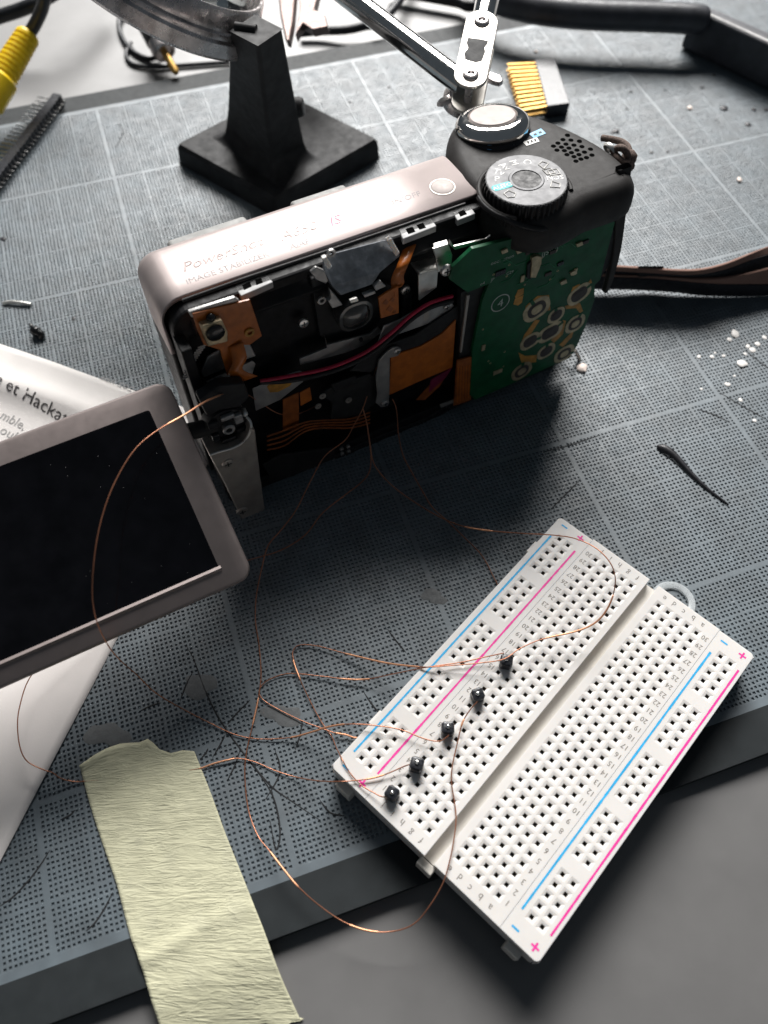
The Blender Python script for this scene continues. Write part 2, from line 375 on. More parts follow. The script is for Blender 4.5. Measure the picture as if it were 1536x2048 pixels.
def ribbon(px_pts, w, z=.006):
    pts = smoothpath([P(x, y, z) for x, y in px_pts], 4); L_ = []; R_ = []
    n = len(pts)
    for i, p in enumerate(pts):
        t = (pts[min(i + 1, n - 1)] - pts[max(i - 1, 0)]).normalized(); q = Vector((-t.y, t.x, 0)); k = w * min(1, .25 + 3 * min(i, n - 1 - i) / n)
        L_.append(p + q * k); R_.append(p - q * k)
    m_ = MB(); m_.grid([[a for a in L_], [(a + b) / 2 + Vector((0, 0, k * .6)) for a, b in zip(L_, R_)], [b for b in R_]]); return m_
cuts = [[(372, 1290), (388, 1320), (410, 1380), (440, 1440), (490, 1510), (540, 1570), (580, 1600), (640, 1640)],
        [(385, 1345), (372, 1370), (360, 1402)], [(280, 1422), (300, 1412), (322, 1405)], [(455, 1448), (475, 1425), (500, 1400)],
        [(425, 1515), (440, 1490), (450, 1470)], [(400, 1520), (412, 1505), (416, 1497)], [(540, 1640), (552, 1700), (560, 1660), (545, 1590), (505, 1530)],
        [(100, 1700), (70, 1745), (30, 1790), (0, 1812)], [(225, 1785), (210, 1815), (190, 1845), (172, 1862)], [(640, 1600), (660, 1625), (690, 1632)],
        [(775, 1258), (795, 1285), (812, 1305)], [(728, 1385), (745, 1410), (760, 1428)], [(455, 1560), (470, 1530), (480, 1500)],
        [(120, 1640), (140, 1630), (150, 1620)], [(1100, 1020), (1130, 990), (1160, 960)], [(1085, 905), (1140, 890), (1200, 870)], [(550, 1500), (560, 1545), (530, 1600)],
        [(590, 1500), (600, 1470), (605, 1440)], [(1440, 785), (1490, 815), (1536, 840)], [(1395, 818), (1430, 830), (1460, 845)], [(1490, 700), (1515, 720), (1545, 742)], [(235, 245), (246, 260), (240, 280), (230, 296)]]
for c in cuts: obj('knife_cut', ribbon(c, .018), M['cut'], mat_e)
def blob_px(px, py, rx, ry, z=.002, h=.005, n=30, jit=.10, name='glue_spot', mt='glue', parent=None):
    c = P(px, py, z); m_ = MB(); ring = []
    for i in range(n):
        a = 2 * math.pi * i / n; k = .88 + .20 * math.sin(2 * a + px) + .12 * math.sin(3 * a + py) + .08 * math.sin(5 * a + px + py) + random.uniform(-.05, .05)
        ring.append(P(px + rx * k * math.cos(a), py + ry * k * math.sin(a), z))
    rows = [ring, [c + (p - c) * .8 + Vector((0, 0, h)) for p in ring], [c + (p - c) * .35 + Vector((0, 0, h * random.uniform(.8, 1.1))) for p in ring]]
    m_.grid(rows, close=True); m_.add(rows[2], [tuple(range(n - 1, -1, -1))] if False else [tuple(range(n))])
    return obj(name, m_, M[mt], parent, smooth=60)
for g in ((867, 1193, 27, 17), (566, 1430, 40, 26), (400, 1372, 44, 24), (215, 1470, 44, 30)): blob_px(*g, parent=mat_e)

# ------------------------------------------------------------------ breadboard
th = R(61.03)
org = Matrix.Rotation(-th, 4, 'Z') @ Vector(((-1.33), (-.43), 0))
BM = Matrix.Translation(org) @ Matrix.Rotation(-th, 4, 'Z')
bb = empty('breadboard', BM, 'white solderless breadboard with blue and pink rails overhanging the mat edge', 'breadboard')
W, LB, T = 5.385, 8.225, .86
def bw(x, y, z): return BM @ Vector((x, y, z))
ROWY = [.43 + .254 * i for i in range(30)]
def strip(name, x0, x1, y0, y1, cols, rows, parent, rnd=()):
    """plate with funnel holes at cols x rows; walls down to the base; material 1 is the contact in the shaft"""
    m_ = MB(); h = .127; top = T
    def corner(qx, qy, r=.10):
        for cx_, cy_ in rnd:
            if abs(qx - cx_) < 1e-5 and abs(qy - cy_) < 1e-5:
                sx, sy = (1 if cx_ < (x0 + x1) / 2 else -1), (1 if cy_ < (y0 + y1) / 2 else -1)
                a = [(cx_ + sx * (r - r * math.cos(R(t))), cy_ + sy * (r - r * math.sin(R(t)))) for t in range(0, 91, 15)]
                return a if sx * sy > 0 else a[::-1]
        return [(qx, qy)]
    rowset = sorted(rows); colset = sorted(cols)
    xb_ = [x0]
    for c in colset: xb_ += [c - h, c + h]
    xb_.append(x1); yb_ = [y0]
    for r_ in rowset: yb_ += [r_ - h, r_ + h]
    yb_.append(y1)
    def uq(l):
        o = []
        for q in l:
            if not o or q - o[-1] > 1e-4: o.append(q)
        return o
    xb_ = uq(xb_); yb_ = uq(yb_)
    for i in range(len(xb_) - 1):
        for j in range(len(yb_) - 1):
            ax, bx, ay, by = xb_[i], xb_[i + 1], yb_[j], yb_[j + 1]; mx_, my_ = (ax + bx) / 2, (ay + by) / 2
            if abs(bx - ax - 2 * h) < 1e-3 and abs(by - ay - 2 * h) < 1e-3 and min(abs(mx_ - c) for c in colset) < 1e-3 and min(abs(my_ - r_) for r_ in rowset) < 1e-3:
                lv = [(h, 0), (.098, 0), (.091, -.004), (.066, -.011), (.048, -.018), (.0400, -.024), (.0390, -.05), (.0385, -.17)]
                vs = []
                for s_, dz in lv: vs += [(mx_ - s_, my_ - s_, top + dz), (mx_ + s_, my_ - s_, top + dz), (mx_ + s_, my_ + s_, top + dz), (mx_ - s_, my_ + s_, top + dz)]
                for q in range(len(lv) - 1):
                    m_.add(vs[q * 4:q * 4 + 8], [(k, (k + 1) % 4, (k + 1) % 4 + 4, k + 4) for k in range(4)], 1 if q >= 5 else 0)
                m_.add(vs[-4:], [(0, 1, 2, 3)], 1)
            else:
                pg = []
                for qx, qy in ((ax, ay), (bx, ay), (bx, by), (ax, by)): pg += corner(qx, qy)
                m_.add([(*q, top) for q in pg], [tuple(range(len(pg)))])
    zb = .10
    ol = []
    for q in ((x0, y0), (x1, y0), (x1, y1), (x0, y1)): ol += corner(*q)
    for k in range(len(ol)):
        a, b = ol[k], ol[(k + 1) % len(ol)]
        m_.add([(*a, zb), (*b, zb), (*b, top), (*a, top)], [(0, 1, 2, 3)])
    bm_ = None
    return obj(name, m_, [M['abs'], M['contact']], parent)
railrows = [ROWY[0] + .127 + .254 * (k + g * 6) for g in range(5) for k in range(5)]
jx = [1.33 + .254 * i for i in range(5)]; ex = [1.33 + .254 * (7 + i) for i in range(5)]
sL, sR, c0, c1 = .975, 4.48, 2.585, 2.835
r1 = strip('power_rail', .0, sL - .006, .0, LB - .04, [.35, .604], railrows, bb, [(.0, .0), (.0, LB - .04)])
r2 = strip('power_rail', sR + .006, W, .0, LB - .02, [4.83, 5.084], railrows, bb, [(W, .0), (W, LB - .02)])
t1 = strip('terminal_strip', sL, c0, .0, LB, jx, ROWY, bb)
t2 = strip('terminal_strip', c1, sR, .0, LB, ex, ROWY, bb)
mb = MB(); mb.box(c0 - .002, c1 + .002, .012, LB - .012, .1, .60); obj('centre_channel', mb, M['abs2'], bb)
mb = MB(); mb.box(.02, W - .02, .02, LB - .02, .045, .12); obj('backing_pad', mb, M['abs2'], bb, bevel=.01)
# corner rounding of the plate: small fillet strips
mb = MB()
for x0, x1, y0, y1 in ((-.012, 0, .02, LB - .06), (W, W + .012, .02, LB - .04)): mb.box(x0, x1, y0, y1, .12, T - .03)
obj('side_skirt', mb, M['abs'], bb, bevel=.01)
for x0, x1, zt in ((.25, .66, .55), (2.53, 2.91, .60), (4.76, 5.11, .55)):
    mb = MB(); mb.box(x0, x1, -.18, .0, .10, zt); obj('joining_tab', mb, M['abs2'], bb, bevel=.025)
for y0 in (1.25, 6.98):
    mb = MB(); mb.box(-.10, .0, y0, y0 + .38, .12, .62); obj('joining_tab', mb, M['abs'], bb, bevel=.02)
ZP = T + .0025
def flat(m_, x0, x1, y0, y1, z=ZP): m_.add([(x0, y0, z), (x1, y0, z), (x1, y1, z), (x0, y1, z)], [(0, 1, 2, 3)])
for par, xblue, xpink, ysg, xm, xp in ((r1, .145, .826, (.185, 8.03), .24, .72), (r2, 4.607, 5.292, (.19, 8.01), 4.716, 5.183)):
    for nm, x_, mt in (('blue_line', xblue, 'blue_ink'), ('pink_line', xpink, 'pink_ink')):
        mb = MB()
        ye = 7.60 if nm == 'blue_line' else 7.65
        for i in range(60):
            ya_, yb__ = .54 + (ye - .54) * i / 60, .54 + (ye - .54) * (i + 1) / 60
            w_ = .023 + random.uniform(-.0035, .0035); flat(mb, x_ - w_, x_ + w_, ya_, yb__)
        obj(nm, mb, M[mt], par)
    for y_ in ysg:
        mb = MB(); flat(mb, xm - .085, xm + .085, y_ - .02, y_ + .02); obj('minus_sign', mb, M['blue_ink'], par)
        mb = MB(); mb.add([(xp - .09, y_ - .02, ZP), (xp + .09, y_ - .02, ZP), (xp + .09, y_ + .02, ZP), (xp - .09, y_ + .02, ZP), (xp - .02, y_ - .09, ZP), (xp + .02, y_ - .09, ZP), (xp + .02, y_ - .02, ZP), (xp - .02, y_ - .02, ZP), (xp - .02, y_ + .02, ZP), (xp + .02, y_ + .02, ZP), (xp + .02, y_ + .09, ZP), (xp - .02, y_ + .09, ZP)], [(0, 1, 2, 3), (4, 5, 6, 7), (8, 9, 10, 11)])
        obj('plus_sign', mb, M['pink_ink'], par)
for par, xn, cols, lets in ((t1, 1.125, jx, 'jihgf'), (t2, 4.335, ex, 'edcba')):
    for i in range(30):
        mb = MB(); text(mb, str(i + 1), (xn, ROWY[i], ZP), (-1, 0, 0), (0, -1, 0), .17, sx=.95); obj('row_number', mb, M['grey_ink'], par)
    for x_, ch in zip(cols, lets):
        for y_ in (.165, 8.06):
            mb = MB(); text(mb, ch, (x_, y_, ZP), (-1, 0, 0), (0, -1, 0), .19); obj('column_letter', mb, M['grey_ink'], par)

# ------------------------------------------------------------------ single header pins in column j
pin_src = None; pins = {}
plabels = {1: 'black header pin at breadboard row one beside the left corner', 4: 'black header pin at breadboard row four holding the wire from the tape',
           8: 'middle black header pin at breadboard row eight with orange wire end', 12: 'black header pin at breadboard row twelve with wire running down the board',
           16: 'topmost black header pin near breadboard row sixteen with bright solder'}
def oct_outline(s, c): return [(-s + c, -s), (s - c, -s), (s, -s + c), (s, s - c), (s - c, s), (-s + c, s), (-s, s - c), (-s, -s + c)]
for r_, rot, s_ in ((1, 8, 1), (4, 25, 1.04), (8, 40, 1.0), (12, 62, .98), (16, 30, 1.02)):
    p = bw(jx[0], ROWY[r_ - 1], T)
    e = empty('header_pin', Matrix.Translation(p) @ Matrix.Rotation(R(rot) - th, 4, 'Z') @ Matrix.Rotation(R(random.uniform(-5, 5)), 4, 'X') @ Matrix.Scale(s_, 4), plabels[r_], 'header pin', 'black header pins in the breadboard')
    if pin_src is None:
        mb = MB(); mb.rings(oct_outline(.135, .046), [(.02, 0.0), (0, .02), (0, .225), (.022, .255), (.045, .262)]); body = obj('plastic_collar', mb, M['header'], e, smooth=30)
        mb = MB(); mb.box(-.032, .032, -.032, .032, -.4, .30); pn = obj('metal_pin', mb, M['pin'], e, bevel=.01)
        mb = MB(); mb.lathe([(.001, .315), (.028, .31), (.042, .285), (.046, .26), (.05, .236)][::-1], n=14); so = obj('solder_blob', mb, M['solder'], e, smooth=60)
        pin_src = (body, pn, so)
    else:
        for q in pin_src:
            c = q.copy(); COL.objects.link(c); c.parent = e
        c.scale = (random.uniform(.9, 1.25), random.uniform(.9, 1.25), random.uniform(.9, 1.05)); c.location = (random.uniform(-.02, .02), random.uniform(.0, .035), 0)

# ------------------------------------------------------------------ clear ring under the far end of the board
c = P(1347, 1203, .05)
mb = MB(); mb.lathe([(.36, .0), (.54, .0), (.55, .03), (.52, .075), (.42, .085), (.365, .06), (.36, .0)], c=(c.x, c.y, .004), n=48, cap=False)
tag(obj('rubber_ring', mb, M['clear'], smooth=50), 'translucent rubber ring half tucked under the breadboard end', 'ring')

#PART2
# ------------------------------------------------------------------ digital camera, standing with its back towards us
a8 = R(8.4); XD = Vector((math.cos(a8), math.sin(a8), 0)); OB = Vector((8.97, 9.66, 0)) - XD * 10.5
CM = Matrix.Translation(OB) @ Matrix.Rotation(a8, 4, 'Z') @ Matrix.Rotation(R(-2), 4, 'X')
cam = empty('digital_camera', CM, 'opened pink topped compact digital camera standing on the mat with bare circuit board', 'camera')
CI = np.array(CM.inverted()); CO = CI[:3, :3] @ CAM + CI[:3, 3]
def Ly(px, py, y):
    d = CI[:3, :3] @ ray(px, py); return Vector(CO + (y - CO[1]) / d[1] * d)
def Lz(px, py, z):
    d = CI[:3, :3] @ ray(px, py); return Vector(CO + (z - CO[2]) / d[2] * d)
def trace(px_pts, y): return [Ly(x, q, y) for x, q in px_pts]
def plate(name, px_pts, y, t, mat_, parent=None, bevel=0, smooth=0):
    mb = MB(); mb.prism(trace(px_pts, y), (0, t, 0)); return obj(name, mb, mat_, parent or cam, bevel=bevel, smooth=smooth)
def screw(px, py, y, r=.13, parent=None, mt='silver'):
    c = Ly(px, py, y); mb = MB(); mb.lathe([(r, -.03), (r, .0), (r * .86, .035), (r * .5, .05), (.001, .05)], c=c, axis=(0, -1, 0), n=18)
    mb.box(c.x - r * .55, c.x + r * .55, c.y - .054, c.y - .04, c.z - r * .1, c.z + r * .1, 1); mb.box(c.x - r * .1, c.x + r * .1, c.y - .0545, c.y - .04, c.z - r * .55, c.z + r * .55, 1)
    return obj('screw', mb, [M[mt], M['cut']], parent or cam, smooth=40)

# inner black chassis: outline seen from behind, pushed forward
def arc(cx, cz, rx, rz, a0, a1, n=8): return [(cx + rx * math.cos(R(a0 + (a1 - a0) * i / n)), cz + rz * math.sin(R(a0 + (a1 - a0) * i / n))) for i in range(n + 1)]
ol = [(10.35, .25), (10.5, 1.0), (10.5, 5.6), (7.3, 6.05)] + arc(.42, 5.5, .49, .55, 90, 180) + [(-.02, .5), (.2, .1)]
mb = MB(); mb.prism([(x, 1.02, z) for x, z in ol], (0, 2.0, 0)); obj('chassis', mb, M['black_in'], cam, bevel=.06)
# frame rim around the opened back
mb = MB()
mb.prism([(.35, .80, 5.62), (7.2, .80, 5.62), (7.2, 1.40, 6.13), (.35, 1.40, 6.13)], (0, .02, -.10))
mb.box(-.08, .16, .55, 1.3, .3, 5.5)
mb.box(-.05, 10.1, .42, 1.2, .0, .42)
mb.box(.15, 10.0, 1.0, 3.0, .0, .3)
obj('rear_frame', mb, M['black_in'], cam, bevel=.03)
mb = MB(); mb.tube([Ly(365, 601, .86), Ly(480, 560, .86), Ly(640, 507, .86), Ly(800, 453, .86), Ly(930, 408, .86)], .035, 8); obj('frame_bead', mb, M['black'], cam, smooth=60)

# pink top cover: profile across the top and round the left end, run forward and rolled over at the front
prof = [(7.45, 6.2), (5.0, 6.2), (3.0, 6.2), (1.2, 6.2), (.42, 6.2)] + arc(.36, 5.62, .55, .58, 92, 180, 9)[1:] + [(-.19, 5.0), (-.20, 4.75)]
rows = []
for y, dz, da in ((1.33, -.10, .09), (1.335, -.02, .02), (1.36, 0, 0), (1.9, 0, 0), (2.6, 0, 0), (2.85, -.02, .01), (3.0, -.07, .04), (3.12, -.2, .12), (3.18, -.45, .25)):
    r_ = []
    for i, (x, z) in enumerate(prof):
        f = min(1, max(0, (6.2 - z) / .9)); r_.append((x + da * f, y, z + dz * (1 - f)))
    rows.append(r_)
rows.reverse(); mb = MB(); mb.grid(rows); o = obj('top_cover', mb, M['pinkmet'], cam, smooth=50)
s_ = o.modifiers.new('solid', 'SOLIDIFY'); s_.thickness = .07; s_.offset = -1
top = o
mb = MB(); mb.box(-.17, .05, 1.5, 3.05, .1, 4.75); obj('side_panel', mb, M['black'], cam, bevel=.05)
# raised front lips seen over the top edge
for nm, a, b_, zt in (('flash_lip', (352, 500), (500, 455), 5.98), ('lens_lip', (600, 420), (700, 388), 5.95)):
    pA = Lz(*a, zt); pB = Lz(*b_, zt); mb = MB()
    x0, x1 = pA.x - .1, pB.x + .06
    mb.box(x0, x1, 3.0, 3.42, zt - 1.6, zt); obj(nm, mb, M['lip'], cam, bevel=.10, seg=4)
mb = MB(); mb.lathe([(2.4, 0), (2.4, .9), (2.2, 1.0), (1.6, 1.0)], c=(4.6, 3.0, 3.0), axis=(0, 1, 0), n=40); obj('lens_barrel', mb, M['steel_dull'], cam, smooth=40)

# grip: rounded black shell over the right end
go = [(7.30, 1.25), (7.28, 1.9), (7.42, 2.55), (7.62, 3.1), (7.95, 3.65), (8.4, 4.02), (8.95, 4.15), (9.5, 3.98), (10.0, 3.55), (10.45, 2.85), (10.75, 2.15), (10.98, 1.35), (11.03, .7), (10.95, .2), (10.75, -.1), (10.35, -.22), (9.75, -.22), (9.35, -.22), (9.0, -.30), (8.6, -.36), (8.2, -.34), (7.8, -.15), (7.48, .3), (7.32, .8)]
go = [(p.x, p.y) for p in smoothpath([(x, y, 0) for x, y in go + [go[0]]], 3)[:-1]]
mb = MB(); mb.rings(go, [(.10, 5.42), (.02, 5.47), (0, 5.65), (.01, 5.9), (.05, 6.06), (.12, 6.18), (.22, 6.27), (.34, 6.31), (.55, 6.33)]); grip = obj('grip_shell', mb, M['grip'], cam, smooth=60)
gf = [(x, max(y, 1.1)) for x, y in go]; gf2 = []
for q in gf:
    if not gf2 or (abs(q[0] - gf2[-1][0]) + abs(q[1] - gf2[-1][1])) > .02: gf2.append(q)
mb = MB(); mb.rings(gf2, [(.2, .02), (.08, .1), (.05, 2), (.05, 5.4)]); obj('front_grip', mb, M['grip'], cam, smooth=50)
# free hanging rubber strip on the right edge
A_ = [Ly(1262, 330, .35), Ly(1250, 430, .15), Ly(1240, 500, .1), Ly(1224, 560, .05), Ly(1214, 582, .05)]
mb = MB(); prev = []
rows = []
for i, p in enumerate(smoothpath(A_, 4)):
    k = i / 16; w = .36 * (1 - .72 * k); rows.append([p + Vector((-w, .12, 0)), p + Vector((-w, -.05, 0)), p + Vector((0, -.05, 0)), p + Vector((0, .12, 0))])
mb.grid(rows, close=True); mb.add(rows[-1], [(0, 1, 2, 3)]); obj('rubber_strip', mb, M['grip'], cam, bevel=.03)
plate('side_frame', [(1105, 520), (1215, 470), (1248, 440), (1232, 510), (1200, 560), (1150, 560), (1130, 545)], .12, .3, M['black'], bevel=.03)
# speaker holes, printed icons
ZG = 6.334
sp = [(1070, 256, 0), (1040, 281, 0), (1078, 288, 0), (1135, 291, 0)]
rowpx = [[(1135, 270)], [(1126, 279), (1142, 280), (1159, 282)], [(1116, 286), (1132, 288), (1148, 290), (1164, 293), (1181, 298)], [(1107, 292), (1123, 294), (1138, 296), (1154, 300), (1169, 304), (1184, 310)], [(1114, 300), (1129, 301), (1143, 305), (1158, 309), (1173, 315)], [(1134, 309), (1148, 313), (1162, 318)], [(1152, 322)]]
for rr in rowpx:
    for x, y in rr:
        c = Lz(x, y, ZG); mb = MB(); mb.lathe([(.050, -.004), (.062, .0), (.060, .003), (.05, .002), (.045, -.0035)], c=(c.x, c.y, ZG - .002), n=14, cap=False); mb.add([(c.x + .052 * math.cos(k * .523), c.y + .052 * math.sin(k * .523), ZG + .0005) for k in range(12)], [tuple(range(12))])
        obj('speaker_hole', mb, M['void'], grip)
def lz_text(mb, s, px, py, z, size, rot=0, shear=0, sx=1.0, ext=.004):
    c = Lz(px, py, z); a = R(rot); text(mb, s, c, (math.cos(a), math.sin(a), 0), (-math.sin(a), math.cos(a), 0), size, ext=ext, shear=shear, sx=sx)
def lz_poly(nm, pts, z, mt, parent, t=.006):
    mb = MB(); mb.prism([Lz(x, y, z) for x, y in pts], (0, 0, t)); return obj(nm, mb, M[mt], parent)
lz_poly('blue_icon', [(1058, 268), (1082, 257), (1092, 267), (1068, 277)], ZG, 'sky_print', grip)
for q in ((1070, 268), (1080, 264)):
    lz_poly('icon_mark', [(q[0] - 3, q[1]), (q[0] + 2, q[1] - 2), (q[0] + 4, q[1] + 1), (q[0] - 1, q[1] + 3)], ZG + .007, 'black', grip)
lz_poly('white_icon', [(1045, 284), (1074, 275), (1079, 283), (1053, 292)], ZG, 'white_print', grip)
for x in (1054, 1061, 1068): lz_poly('icon_bar', [(x, 283 - (x - 1054) * .3), (x + 3, 282 - (x - 1054) * .3), (x + 5, 286 - (x - 1054) * .3), (x + 2, 287.5 - (x - 1054) * .3)], ZG + .007, 'grip', grip)
lz_poly('white_dot', [(1047, 272), (1053, 270), (1056, 274), (1050, 277)], ZG, 'white_print', grip)
lz_poly('white_dot', [(1003, 288), (1009, 286), (1012, 290), (1006, 293)], ZG, 'white_print', grip)
c = Lz(980, 294, ZG); mb = MB(); mb.lathe([(.09, 0), (.12, .004), (.09, .008), (.085, .004)], c=c, n=16, cap=False); mb.box(c.x + .1, c.x + .24, c.y - .016, c.y + .016, c.z, c.z + .006); obj('blue_icon', mb, M['sky_print'], grip)

# shutter button: chrome zoom ring with a satin button
sc = Lz(985, 229, 6.60); sax = Vector((0, math.sin(R(10)), math.cos(R(10))))
mb = MB(); mb.lathe([(.94, -.80), (.93, -.40), (.90, -.36), (.86, -.34)], c=sc, axis=sax, n=56); sk = obj('button_skirt', mb, M['black_gloss'], cam, smooth=40)
mb = MB(); mb.lathe([(.86, -.36), (.895, -.32), (.90, -.22), (.86, -.13), (.78, -.055), (.66, -.025), (.60, -.03), (.585, -.09)], c=sc, axis=sax, n=56); zr_ = obj('zoom_ring', mb, M['chrome'], cam, smooth=60)
mb = MB(); mb.lathe([(.56, -.2), (.56, -.04), (.53, -.005), (.40, .0), (.0015, -.005)], c=sc, axis=sax, n=56); obj('shutter_button', mb, M['btn'], cam, smooth=40)
# mode dial with knurled edge
dc = Lz(1053, 358, 6.6); nk = 44; NS = nk * 4
def kn(i): return [0, 0, 1, 1][i % 4]
rows = []
for rr, dp, z in ((.93, .05, 5.92), (.95, .055, 6.0), (.95, .055, 6.50), (.93, .045, 6.56), (.90, .0, 6.585)):
    rows.append([(dc.x + (rr - dp * kn(i)) * math.cos(2 * math.pi * i / NS), dc.y + (rr - dp * kn(i)) * math.sin(2 * math.pi * i / NS), z) for i in range(NS)])
mb = MB(); mb.grid(rows, close=True); mb.add(rows[-1], [tuple(range(NS))]); dial = obj('mode_dial', mb, M['black'], cam, smooth=25)
# rotate the top sheet edge: bright face on top
rows = []
for rr, dp, z in ((.93, .035, 6.52), (.915, .03, 6.575), (.88, 0, 6.592), (.60, 0, 6.592), (.40, 0, 6.585), (.38, 0, 6.60), (.33, 0, 6.60), (.31, 0, 6.56), (.20, 0, 6.53), (.05, 0, 6.525)):
    rows.append([(dc.x + (rr - dp * kn(i)) * math.cos(2 * math.pi * i / NS), dc.y + (rr - dp * kn(i)) * math.sin(2 * math.pi * i / NS), z) for i in range(NS)])
mb = MB(); mb.grid(rows, close=True); mb.add(rows[-1], [tuple(range(NS))]); obj('dial_face', mb, M['dialtop'], dial, smooth=25)
mb = MB(); mb.lathe([(.0015, 6.57), (.09, 6.56), (.16, 6.53), (.17, 6.50)][::-1], c=(dc.x, dc.y, 0), n=24); obj('dial_hub', mb, M['black_gloss'], dial, smooth=60)
ZD = 6.5935
dl = [('AUTO', 176, 'teal'), ('P', 150, 'w'), ('Tv', 128, 'w'), ('Av', 106, 'w'), ('M', 83, 'w'), ('C', 55, 'w'), ('SCN', -22, 'w')]
for s, ang, k in dl:
    a = R(ang); rr = .64 if k != 'teal' else .60
    c = (dc.x + rr * math.cos(a), dc.y + rr * math.sin(a), ZD); xd_ = (-math.cos(a), -math.sin(a), 0); yd_ = (math.sin(a), -math.cos(a), 0)
    if k == 'teal':
        mb = MB(); X_ = Vector(xd_); Y_ = Vector(yd_); C_ = Vector(c)
        mb.prism([C_ + X_ * px_ + Y_ * py_ for px_, py_ in rrect(.50, .20, .09)], (0, 0, .003)); obj('auto_badge', mb, M['teal_print'], dial)
        mb = MB(); text(mb, s, C_ + Vector((0, 0, .005)), xd_, yd_, .17, ext=.002); obj('auto_letters', mb, M['white_print'], dial)
    else:
        mb = MB(); text(mb, s, c, xd_, yd_, .25 if len(s) < 3 else .20, ext=.004); obj('dial_letter', mb, M['white_print'], dial)
for ang, pts in ((2, [(-.16, -.10), (.02, -.13), (.02, .06), (-.16, .09)]), (-7, [(-.10, -.08), (.12, -.10), (.13, .09), (-.09, .1)]), (22, [(-.1, -.08), (.12, -.05), (.08, .10), (-.06, .1)]), (-46, [(-.1, -.1), (.1, -.06), (.08, .07), (-.11, .1)]), (205, [(-.1, -.1), (.06, -.12), (.12, .02), (.02, .12), (-.1, .08)])):
    a = R(ang); c = Vector((dc.x + .66 * math.cos(a), dc.y + .66 * math.sin(a), ZD)); mb = MB(); pp = [c + Vector((x * math.cos(a) - y * math.sin(a), x * math.sin(a) + y * math.cos(a), 0)) for x, y in pts]
    mb.tube(pp + [pp[0]], .016, 6); obj('dial_icon', mb, M['white_print'], dial)
for q in range(3):
    pass
rim = [(dc.x + 1.03 * math.cos(R(t)), dc.y + 1.03 * math.sin(R(t)), 6.33) for t in range(-30, 232, 6)]
mb = MB(); mb.tube(rim, .055, 8); obj('dial_surround', mb, M['grip'], cam, smooth=60)
rim = [(dc.x + 1.06 * math.cos(R(t)), dc.y + 1.06 * math.sin(R(t)), 6.30 - .30 * max(0, (t - 215) / 60)) for t in range(165, 275, 6)]
mb = MB(); mb.tube(rim, [.07] * (len(rim) - 3) + [.06, .05, .03], 8); obj('dial_surround', mb, M['black'], cam, smooth=60)
# eyelet for the cord
c = Lz(1222, 300, 5.95); mb = MB(); mb.lathe([(.20, -.06), (.22, 0), (.20, .05), (.12, .05), (.10, -.04)], c=c, axis=(.85, .1, .5), n=24, cap=False); obj('strap_eyelet', mb, M['silver'], cam, smooth=50)

# power button and lettering on the pink cover
c = Lz(885, 374, 6.2); mb = MB(); mb.lathe([(.285, 0.0), (.30, .006), (.285, .012), (.262, .012), (.255, .0)], c=c, n=40, cap=False); obj('button_ring', mb, M['hinge'], top, smooth=60)
mb = MB(); mb.lathe([(.255, -.02), (.255, .012), (.22, .028), (.001, .035)], c=c, n=40); obj('power_button', mb, M['btn'], top, smooth=50)
def emboss(s, px, py, size, shear, mt, sx=1.0, ext=.006, z=6.203):
    mb = MB(); lz_text(mb, s, px, py, z, size, 0, shear, sx, ext); return obj('lettering', mb, M[mt], top)
emboss('PowerShot', 447, 507, .40, .35, 'letter', 1.02, .012)
emboss('A650', 597, 461, .40, .35, 'letter', 1.0, .012)
emboss('IS', 671, 440, .40, .35, 'red_print', 1.0, .006)
emboss('IMAGE STABILIZER', 456, 535, .225, 0, 'grey_print', 1.0, .002)
emboss('AiAF', 599, 488, .235, .2, 'grey_print', 1.0, .002)
emboss('ON/OFF', 808, 397, .235, .15, 'grey_print', 1.0, .002)

# tab brackets under the rim
for pts, wins in (([(468, 572), (532, 545), (546, 564), (482, 592)], [((484, 570), (500, 563), (503, 573), (488, 580)), ((510, 560), (522, 555), (526, 565), (513, 570))]),
                  ([(796, 458), (862, 434), (873, 452), (806, 478)], [((811, 458), (825, 453), (831, 463), (817, 468)), ((833, 450), (846, 445), (852, 455), (839, 459))]),
                  ([(905, 424), (940, 410), (951, 427), (915, 441)], [((916, 424), (928, 419), (934, 428), (921, 433))])):
    top_ = [Lz(x, y, 6.05) for x, y in pts]; mb = MB(); mb.prism(top_, (0, 0, -.16)); t_ = obj('tab_bracket', mb, M['tabwhite'], cam, bevel=.02)
    for w_ in wins:
        mb = MB(); mb.prism([Lz(x, y, 6.054) for x, y in w_], (0, 0, -.02)); obj('tab_slot', mb, M['void'], t_)

# viewfinder unit
c0_ = Lz(652, 512, 5.72); c1_ = Lz(786, 478, 5.72)
vp = [Ly(648, 511, 1.0), Ly(785, 476, 1.0), Ly(800, 512, .75), Ly(760, 545, .62), Ly(746, 568, .55), Ly(683, 590, .5), Ly(665, 572, .58), Ly(650, 546, .75)]
mb = MB(); mb.prism(vp, (0, .12, -.10)); obj('shield_plate', mb, M['grey_plate'], cam, bevel=.015)
for pts in ([(645, 518), (654, 514), (665, 534), (657, 540)], [(774, 482), (783, 477), (800, 506), (793, 514)]): plate('white_bar', pts, .7, .12, M['abs'], bevel=.02)
plate('viewfinder_block', [(622, 560), (650, 545), (690, 588), (770, 566), (800, 580), (798, 650), (760, 660), (740, 670), (670, 690), (640, 672), (630, 610)], .85, .4, M['black'], bevel=.03)
plate('steel_bracket', [(621, 545), (633, 535), (648, 541), (658, 560), (652, 568), (632, 560)], .72, .08, M['steel_dull'], bevel=.02)
plate('steel_bracket', [(660, 580), (672, 592), (686, 610), (665, 617), (656, 602), (662, 598)], .50, .12, M['steel_dull'], bevel=.015)
plate('steel_bracket', [(726, 590), (750, 582), (752, 587), (730, 596)], .48, .1, M['steel_dull'], bevel=.015)
